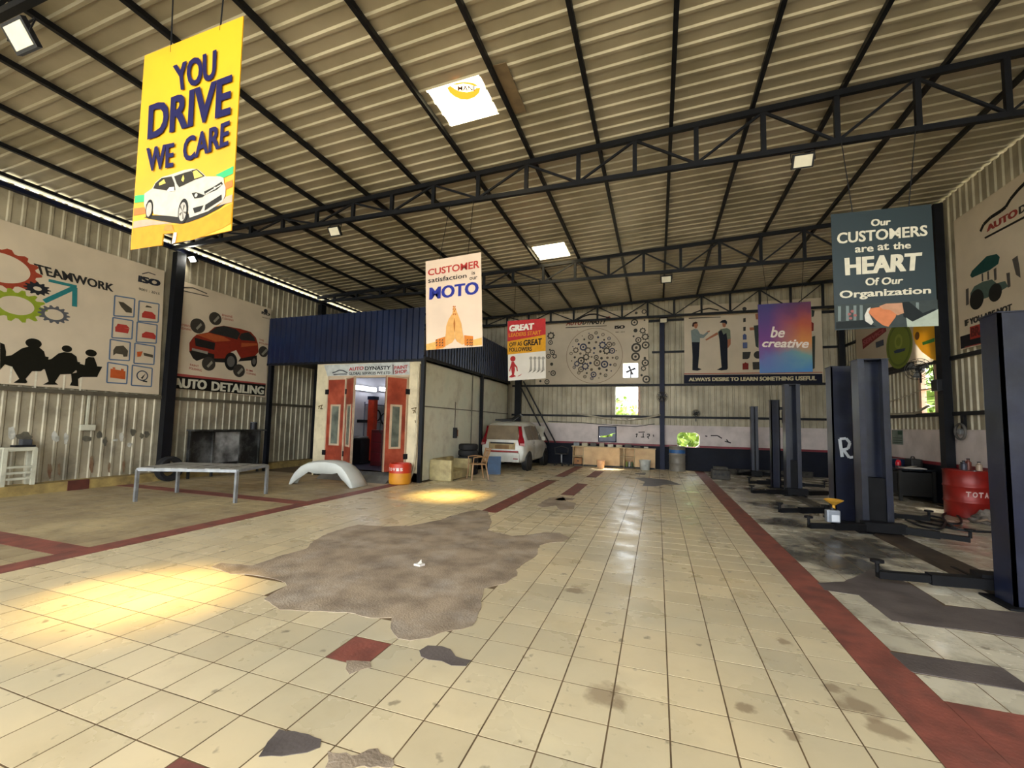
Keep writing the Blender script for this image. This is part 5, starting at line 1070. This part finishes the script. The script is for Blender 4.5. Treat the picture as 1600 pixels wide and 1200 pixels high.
# column fan, wall fan
def wall_fan(c, lab, axis=(0,-1,0), R=.24):
    t = thing('wall_fan', c, lab, 'fan'); c = Vector(c); a = Vector(axis).normalized(); r = Vector((0,0,1)).cross(a).normalized(); u = a.cross(r)
    for q, rr in ((.0, R), (.05, R*.75), (-.05, R*.75), (.07, R*.4)):
        MB().tube([c+a*q+(r*math.cos(k*math.pi/12)+u*math.sin(k*math.pi/12))*rr for k in range(25)], .006, 5).build('cage_ring', M_mdark, t)
    for k in range(12):
        d = r*math.cos(k*math.pi/6)+u*math.sin(k*math.pi/6); MB().tube([c+a*.08, c+a*.05+d*R*.75, c+d*R, c-a*.05+d*R*.7], .003, 4).build('cage_wire', M_mdark, t)
    for k in range(3):
        g_ = k*2.094; d = r*math.cos(g_)+u*math.sin(g_); e = r*math.cos(g_+.7)+u*math.sin(g_+.7); MB().slab([c+d*.03, c+d*R*.85+a*.01, c+e*R*.85-a*.01, c+e*.04], a*.004).build('blade', mat('fan_blade', '#5b5a58', .5), t)
    MB().tube([c-a*.02, c-a*.16], [.06,.07], 12).build('motor', M_mdark, t); MB().bar(c-a*.12, c-a*.12-Vector((0,0,.3)), .03).build('arm', M_mdark, t)
    return t
wall_fan((5.72, 12.46, 3.05), 'black caged fan by the side wall window', (-.7,-.7,.1), .25)
wall_fan((.17, YB-.45, 2.72), 'pale caged fan on the navy end wall column', (0,-1,.1), .2)
wall_fan((1.35, YB-.3, 2.12), 'grey caged fan above the broken wall hole', (0,-1,0), .14)
t = thing('junction_box', (XR-.3, 11.95, 2.55), 'black junction box on the column by the side window', 'switch box'); MB().bbox((XR-.34, 11.85, 2.5), (XR-.24, 12.07, 2.75), .01).build('box', M_mdark, t); MB().tube([(XR-.3,12.0,2.75),(XR-.3,12.05,3.0)], .01, 5).build('cable', M_mdark, t)
# cables along the walls
def cable(name, pts, r, m, lab, cat='cable'): return tag(MB().tube(pts, r, 6).build(name, m, smooth=True), lab, cat)
cable('cable', [(-3.3,YB-.14,2.08),(-2.6,YB-.14,1.98),(-1.8,YB-.15,1.86),(-1.1,YB-.15,1.83),(-.4,YB-.15,1.92),(.1,YB-.28,2.05)], .03, mat('cable_pale', '#a59c88', .6), 'pale sagging cable along the end wall under the window')
cable('cable', [(-4.3,YB-.1,1.72),(-3,YB-.1,1.7),(-2,YB-.1,1.63),(-.8,YB-.1,1.58),(-.1,YB-.1,1.7)], .012, M_mdark, 'thin black cable drooping over the white plaster band')
cable('cable', [(XR-.14,16.2,2.1),(XR-.14,14.6,2.07),(XR-.14,13.2,2.05),(XR-.2,12.5,2.2)], .03, mat('cable_pale', '#a59c88', .6), 'pale conduit along the side wall under the window')
cable('cable', [(XR-.06,15.2,2.35),(XR-.14,14.0,2.45),(XR-.06,13.1,2.6)], .012, mat('cable_pale', '#a59c88', .6), 'thin pale wire sagging to the side wall window')
# marks on the plaster
pr = Print(PY(YB-.062), 980, 560, 6.)
mb = MB(); [pr.line(mb, q, .035, .002) for q in ([(80,715),(95,705),(85,740)], [(105,692),(165,690)], [(130,738),(160,738)], [(150,700),(150,735)], [(185,712),(208,710),(208,728),(188,735),(205,752)], [(245,715),(248,735)])]; mb.build('black_scribble', ink('#2a2424'), wall_back)
pr = Print(PY(YB-.062), 1030, 580, 5.714)
mb = MB(); [pr.line(mb, q, .04, .002) for q in ([(410,578),(430,582)], [(460,575),(520,575),(560,600)], [(585,625),(640,640)], [(600,610),(620,635)])]; mb.build('black_scribble', ink('#2a2424'), wall_back)
t = thing('wall_notice', (XR-.065, 14.23, 1.26), 'small green and grey notice pasted on the side wall plaster', 'notice'); MB().box((XR-.068, 13.96, 1.26), (XR-.061, 14.5, 1.64)).build('sheet', mat('notice_grey', '#6f7a70', .6), t); MB().box((XR-.07, 13.98, 1.52), (XR-.0675, 14.2, 1.62)).build('heading', ink('#2f4a3a'), t)
for z in (1.3, 1.36, 1.42): MB().box((XR-.07, 14.0, z), (XR-.0675, 14.46, z+.02)).build('print_line', ink('#454c46'), t)
# swivel stool with broken seat
t = thing('swivel_stool', (-3.55, 16.75, 0), 'black broken swivel chair base between the white car and the cupboards', 'chair')
for k in range(5):
    a = k*1.2566; MB().bar((-3.55, 16.75, .1), (-3.55+.3*math.cos(a), 16.75+.3*math.sin(a), .06), .04, .03).build('foot_arm', M_cblk, t); MB().lathe((-3.55+.29*math.cos(a), 16.75+.29*math.sin(a), .005), [(.03,0),(.035,.03),(.03,.06)], 8).build('castor', M_cblk, t)
MB().tube([(-3.55,16.75,.08),(-3.55,16.75,.45)], .03, 8).build('stem', M_galv, t); MB().bbox((-3.78,16.55,.44), (-3.32,16.95,.48), .015).build('seat_plate', M_cblk, t)
MB().tube([(-3.8,16.75,.48),(-3.82,16.75,.68),(-3.55,16.75,.76),(-3.28,16.75,.68),(-3.3,16.75,.48)], .02, 6).build('arm_hoop', M_cblk, t)
# engine block and rail
M_eng = mat('engine_grey', '#4a463f', .7, .2, .25, 9, dirt='#25221d', dirt_amt=.7)
t = thing('engine_block', (1.86, 15.05, 0), 'grimy grey engine block on the floor near the end wall', 'engine')
MB().bbox((1.6,14.85,0), (2.12,15.25,.3), .03).build('block', M_eng, t); MB().bbox((1.66,14.9,.3), (2.06,15.2,.38), .02).build('head_cover', M_eng, t)
for k in range(4): MB().lathe((1.68+.12*k, 14.86, .16), [(.035,-.03),(.035,.0)], 10, 'y').build('port', M_mdark, t)
t = thing('steel_rail', (3.2, 16.9, 0), 'long grey steel rail lying along the foot of the end wall', 'rail'); MB().bar((2.0,16.75,.09), (4.9,17.1,.09), .12, .16).build('web', M_eng, t); MB().bar((2.0,16.75,.18), (4.9,17.1,.18), .2, .02).build('flange', M_eng, t)
# ================================================================== LIFTS
M_lift = mat('lift_navy', '#10162c', .34, 0, .15, 3, col2='#0c101e', dirt='#3a3e48', dirt_amt=.4, dirt_scale=1.8, spec=.5)
M_arm = mat('lift_arm_black', '#0f0f12', .6, 0, .2, 5, spec=.2)
def lift_post(x0, x1, y0, y1, h, facing, lab, arms, side=True):
    "C shaped post, open towards facing (-1 = to the camera); arms: list of (start, end) floor points"
    cx_, cy_ = (x0+x1)/2, (y0+y1)/2; t = thing('lift_post', (cx_, cy_, 0), lab, 'car lift'); th = .025
    if facing < 0: yb, yf = y1, y0
    else: yb, yf = y0, y1
    MB().box((x0, min(yb, yb-.02*(-facing)), .02), (x1, max(yb, yb+.02*facing), h)).build('back_plate', M_lift, t)
    for xa, m in ((x0, M_lift), (x1-th, M_lift)): MB().box((xa, y0, .02), (xa+th, y1, h)).build('flange', m, t)
    for xa in (x0+th, x1-th-.06): MB().box((xa, min(yf, yf-facing*.02), .02), (xa+.06, max(yf, yf-facing*.02), h)).build('lip', M_lift if facing > 0 else M_lift, t)
    MB().box((x0-.08, y0-.08, 0), (x1+.08, y1+.08, .02)).build('base_plate', M_arm, t)
    MB().box((x0-.01, y0-.01, h), (x1+.01, y1+.01, h+.012)).build('top_plate', M_lift, t)
    MB().box((x0+.07, y0+.04, .1), (x1-.07, y1-.04, .85)).build('carriage', M_arm, t)
    yc = cy_+facing*((y1-y0)/2+.14)
    MB().box((x0-.06, min(yc-.09, yc+.09), .06), (x1+.06, yc+.09, .2)).build('arm_yoke', M_arm, t)
    for a, b_ in arms:
        a = Vector((a[0], a[1], .12)); b_ = Vector((b_[0], b_[1], .11)); mid = a.lerp(b_, .55)
        o = MB().bar(a, mid, .11, .1).build('arm', M_arm, t); MB().bar(mid-(b_-a).normalized()*.1, b_, .085, .07).build('arm_extension', M_arm, o)
        MB().lathe((b_.x, b_.y, .13), [(.02,0),(.02,.09),(.06,.1),(.06,.125)], 12).build('lift_pad', M_arm, o)
    return t
lift_post(3.06, 3.5, 5.30, 5.55, 2.72, 1, 'closed backed lift post at the end of the rusty cover plate', [((3.1, 5.62), (2.14, 5.55)), ((3.45, 5.66), (4.3, 5.85))])
lift_post(3.04, 3.44, 8.30, 8.58, 2.72, -1, 'open channel lift post at the end of the rusty cover plate', [((2.98, 8.12), (2.2, 7.9)), ((3.5, 8.12), (4.1, 7.85))])
p2 = lift_post(2.95, 3.32, 9.15, 9.42, 2.72, 1, 'lift post painted with a white letter R on its back', [((2.9, 9.5), (2.1, 9.15)), ((3.4, 9.55), (4.4, 9.45))])
lift_post(2.94, 3.26, 12.1, 12.36, 2.68, -1, 'open channel lift post at the end of the dull steel cover plate', [((2.88, 11.9), (2.1, 11.6)), ((3.32, 11.9), (4.1, 12.4))])
lift_post(2.94, 3.15, 13.5, 13.7, 2.38, 1, 'short lift post with a black motor hung on its side', [((2.9, 13.75), (2.4, 13.6)), ((3.2, 13.8), (4.2, 13.7))])
lift_post(3.0, 3.21, 16.5, 16.7, 2.34, -1, 'short thin lift post standing close to the end wall', [((2.95, 16.4), (2.5, 16.0)), ((3.3, 16.4), (3.9, 15.9))])
t = thing('lift_motor', (3.35, 13.55, 1.95), 'black lift motor hung on a short lift post', 'motor'); MB().lathe((3.30, 13.55, 1.75), [(.08,0),(.09,.03),(.09,.34),(.06,.38)], 14).build('motor', M_mdark, t); MB().box((3.152, 13.5, 2.12), (3.3, 13.6, 2.2)).build('bracket', M_mdark, t)
pr = Print(PY(9.145)); mb = MB(); pr.line(mb, [(1312,686),(1316,714)], .05, .004); pr.line(mb, [(1312,686),(1322,685),(1328,692),(1325,701),(1315,703)], .045, .005); pr.line(mb, [(1318,703),(1327,715),(1334,714)], .045, .006); mb.build('painted_letter', ink('#b4b8bd'), p2)
t = thing('cover_plate', (3.28, 6.95, 0), 'rusty steel hose cover plate on the floor between two lift posts', 'cover plate')
MB().slab([(3.10,5.66,.0),(3.14,5.66,.035),(3.46,5.66,.035),(3.5,5.66,0)], (0, 2.5, 0)).build('ramp_plate', mat('rusty_plate', '#4a3d32', .6, .3, .2, 4, dirt='#2b2420'), t); MB().box((3.2, 5.9, .035), (3.24, 6.5, .04)).build('weld_strip', M_arm, t)
t = thing('cover_plate', (3.1, 10.7, 0), 'dull steel hose cover plate running to the farther open lift post', 'cover plate')
MB().slab([(2.98,9.5,.0),(3.02,9.5,.03),(3.24,9.5,.03),(3.28,9.5,0)], (0, 2.5, 0)).build('ramp_plate', mat('dull_plate', '#5d574c', .6, .3, .2, 4, dirt='#2b2420'), t); MB().box((3.1, 9.8, .03), (3.13, 10.6, .035)).build('weld_strip', M_arm, t)
# oil bottle and funnel on the arm
bx, by = 2.55, 8.02
t = thing('oil_bottle', (bx, by, .17), 'grey oil can with a white label standing on a lift arm', 'bottle')
MB().bbox((bx-.09, by-.06, .17), (bx+.09, by+.06, .36), .02).build('can_body', mat('can_silver', '#8a8f98', .35, .4), t); MB().box((bx-.03, by-.064, .19), (bx+.07, by-.06, .29)).build('label', ink('#c9ccd2'), t); MB().lathe((bx, by, .36), [(.035,0),(.03,.03)], 12).build('neck', M_mdark, t)
t = thing('oil_funnel', (bx+.02, by, .37), 'yellow plastic funnel stuck in the grey oil can', 'funnel')
MB().lathe((bx+.02, by, .37), [(.018,0),(.022,.06),(.12,.13),(.125,.14),(.115,.135),(.02,.065),(.014,0)], 22, caps=False).build('cone', mat('funnel_yellow', '#c8952f', .45), t, smooth=True); MB().torus((bx+.02, by, .51), .122, .006).build('rim', mat('funnel_yellow', '#c8952f', .45), t)
# hoses
def hose(pts, lab, r=.018):
    P = [Vector(p) for p in pts]; Q = []
    for k in range(len(P)-1):
        a, b_, c_, d = P[max(k-1,0)], P[k], P[k+1], P[min(k+2,len(P)-1)]
        for u in [i/6 for i in range(6)]: Q.append(.5*((2*b_)+(c_-a)*u+(2*a-5*b_+4*c_-d)*u*u+(3*b_-a-3*c_+d)*u**3))
    tag(MB().tube(Q+[P[-1]], r, 6).build('rubber_hose', M_mdark, smooth=True), lab, 'hose')
hose([fl(*p, .03) for p in ((1415,812),(1440,822),(1470,826),(1476,812),(1450,806),(1430,812),(1470,822),(1520,830),(1600,832))], 'black rubber hose looped beside the lift arms')
hose([fl(*p, .03) for p in ((1492,824),(1476,814),(1474,804),(1486,801),(1500,809),(1500,818),(1478,817),(1446,810))], 'black rubber hose making a round loop before the red drum')
# ================================================================== RIGHT WALL
dr = drum(5.64, 10.8, .34, .88, 'red oil drum with white lettering against the side wall', mat('drum_redpaint', '#8e2018', .4, .15, .12, 5))
for k, ch in enumerate('TOTAL'):
    mb = MB()
    g_ = math.radians(-116+k*14); v, f = glyphs(ch, .04, .1); R_ = .344
    mb.add([(5.64+R_*math.cos(g_+(x-.5)*.2), 10.8+R_*math.sin(g_+(x-.5)*.2), .40+.1*y) for x, y in v], f)
    mb.build('letter', ink('#c9a8a0'), dr)
for k, (x, y, h, c_) in enumerate(((5.60,10.8,.16,'#4a4a58'),(5.72,10.9,.2,'#6a3428'),(5.80,10.75,.15,'#a58f7a'),(5.66,10.97,.12,'#8a8078'))):
    t = thing('can', (x, y, .88), ['dark squat can on the red drum', 'brown tall bottle on the red drum', 'pale can on the red drum', 'grey tin on the red drum'][k], 'can')
    MB().lathe((x, y, .88), [(.045,0),(.045,h*.75),(.02,h*.88),(.02,h)], 14).build('can_body', mat('cn'+c_, c_, .4, .1), t); MB().lathe((x, y, .88+h), [(.024,0),(.024,.02)], 10).build('cap', M_mdark, t)
t = thing('cloth_heap', (5.55, 10.1, 0), 'heap of grey rags on the floor by the red drum', 'rags')
rnd = random.Random(2); mb = MB(); P2 = []
for a in range(9):
    for b_ in range(16):
        th, ph = a/8*math.pi/2, b_/16*2*math.pi; rr = .26*(1+.25*rnd.uniform(-1,1)); P2.append((5.55+rr*math.cos(ph)*math.sin(th+.05), 10.1+rr*.8*math.sin(ph)*math.sin(th+.05), max(0, .2*math.cos(th)*(1+.3*rnd.uniform(-1,1)))))
mb.add(P2, [(a*16+b_, a*16+(b_+1)%16, (a+1)*16+(b_+1)%16, (a+1)*16+b_) for a in range(8) for b_ in range(16)]); mb.build('rags', mat('rag_grey', '#6f655c', .9, 0, .3, 12), t, smooth=False); MB().tube([(5.3,9.95,.05),(5.4,9.88,.1),(5.5,9.92,.05)], .02, 6).build('twisted_rag', mat('rag_brown', '#7d6a58', .9), t)
t = thing('work_bench', (5.65, 13.2, 0), 'black steel work bench under the side wall window', 'bench')
MB().box((5.3, 12.5, .7), (6.0, 13.95, .74)).build('top', mat('bench_top', '#20242a', .25, .3), t)
for x in (5.33, 5.95):
    for y in (12.53, 13.92): MB().box((x-.03, y-.03, 0), (x+.03, y+.03, .7)).build('leg', M_cblk, t)
MB().box((5.36, 12.56, .12), (5.98, 13.9, .66)).build('cabinet', M_cblk, t); MB().box((5.35, 12.7, .2), (5.36, 13.2, .62)).build('door', M_mdark, t); MB().box((5.35, 13.25, .2), (5.36, 13.8, .62)).build('door', M_mdark, t)
t = thing('tool_case', (5.6, 13.6, .74), 'dark blue tool case on the black work bench', 'case'); MB().bbox((5.4,13.35,.74), (5.8,13.85,.92), .02).build('case_body', M_blue, t); MB().tube([(5.6,13.5,.92),(5.6,13.52,.97),(5.6,13.68,.97),(5.6,13.7,.92)], .01, 6).build('handle', M_mdark, t)
t = thing('domed_object', (5.55, 13.1, .74), 'red domed object on the black work bench', 'lamp'); MB().lathe((5.55,13.1,.74), [(.06,0),(.06,.04)], 14).build('dome_base', M_mdark, t); MB().lathe((5.55,13.1,.78), [(.055,0),(.06,.06),(.04,.12),(.01,.14)], 14).build('dome_cap', mat('red_dome', '#c01f2c', .2, 0, .05, 8), t, smooth=True)  # plain red object modelled as a dome on a base, not a lamp
t = thing('papers', (5.7, 12.75, .74), 'white crumpled sheet lying on the black work bench', 'paper'); MB().slab([(5.45,12.6,.742),(5.85,12.55,.742),(5.9,12.95,.75),(5.5,12.98,.745)], (0,0,.012)).build('sheet', M_paper, t); MB().slab([(5.5,12.65,.755),(5.7,12.62,.8),(5.72,12.8,.79),(5.55,12.84,.757)], (0,0,.006)).build('folded_corner', M_paper, t)
t = thing('holdall', (5.75, 12.95, .74), 'black soft bag at the back of the work bench', 'bag'); MB().bbox((5.75,12.98,.745), (5.98,13.3,.95), .04).build('bag_body', M_cblk, t); MB().tube([(5.86,13.05,.94),(5.86,13.1,1.0),(5.86,13.2,1.0),(5.86,13.25,.94)], .01, 6).build('strap', M_mdark, t)
t = thing('hose_reel', (XR-.15, 11.55, 1.5), 'grey hose reel bracket on the side wall above the red drum', 'hose reel'); MB().torus((XR-.14,11.55,1.62), .16, .025, 'x').build('hose_coil', mat('hose_grey', '#5a5652', .6), t); MB().lathe((XR-.17,11.55,1.62), [(.06,0),(.06,.1)], 14, 'x').build('hub', M_galv, t); MB().box((XR-.1,11.5,1.6), (XR-.05,11.6,1.98)).build('bracket', M_steel, t)
# paper scrap on the cement patch
p = fl(655, 884); t = thing('paper_scrap', (p.x, p.y, .004), 'small crumpled white paper lying on the big cement patch', 'litter')
MB().slab([(p.x-.05,p.y-.03,.005),(p.x+.03,p.y-.04,.005),(p.x+.06,p.y+.02,.005),(p.x-.02,p.y+.05,.005)], (.0,.0,.02)).build('scrap', M_paper, t); MB().slab([(p.x-.02,p.y-.02,.02),(p.x+.03,p.y-.01,.03),(p.x+.0,p.y+.03,.055)], (.004,.004,.004)).build('folded_edge', M_paper, t)
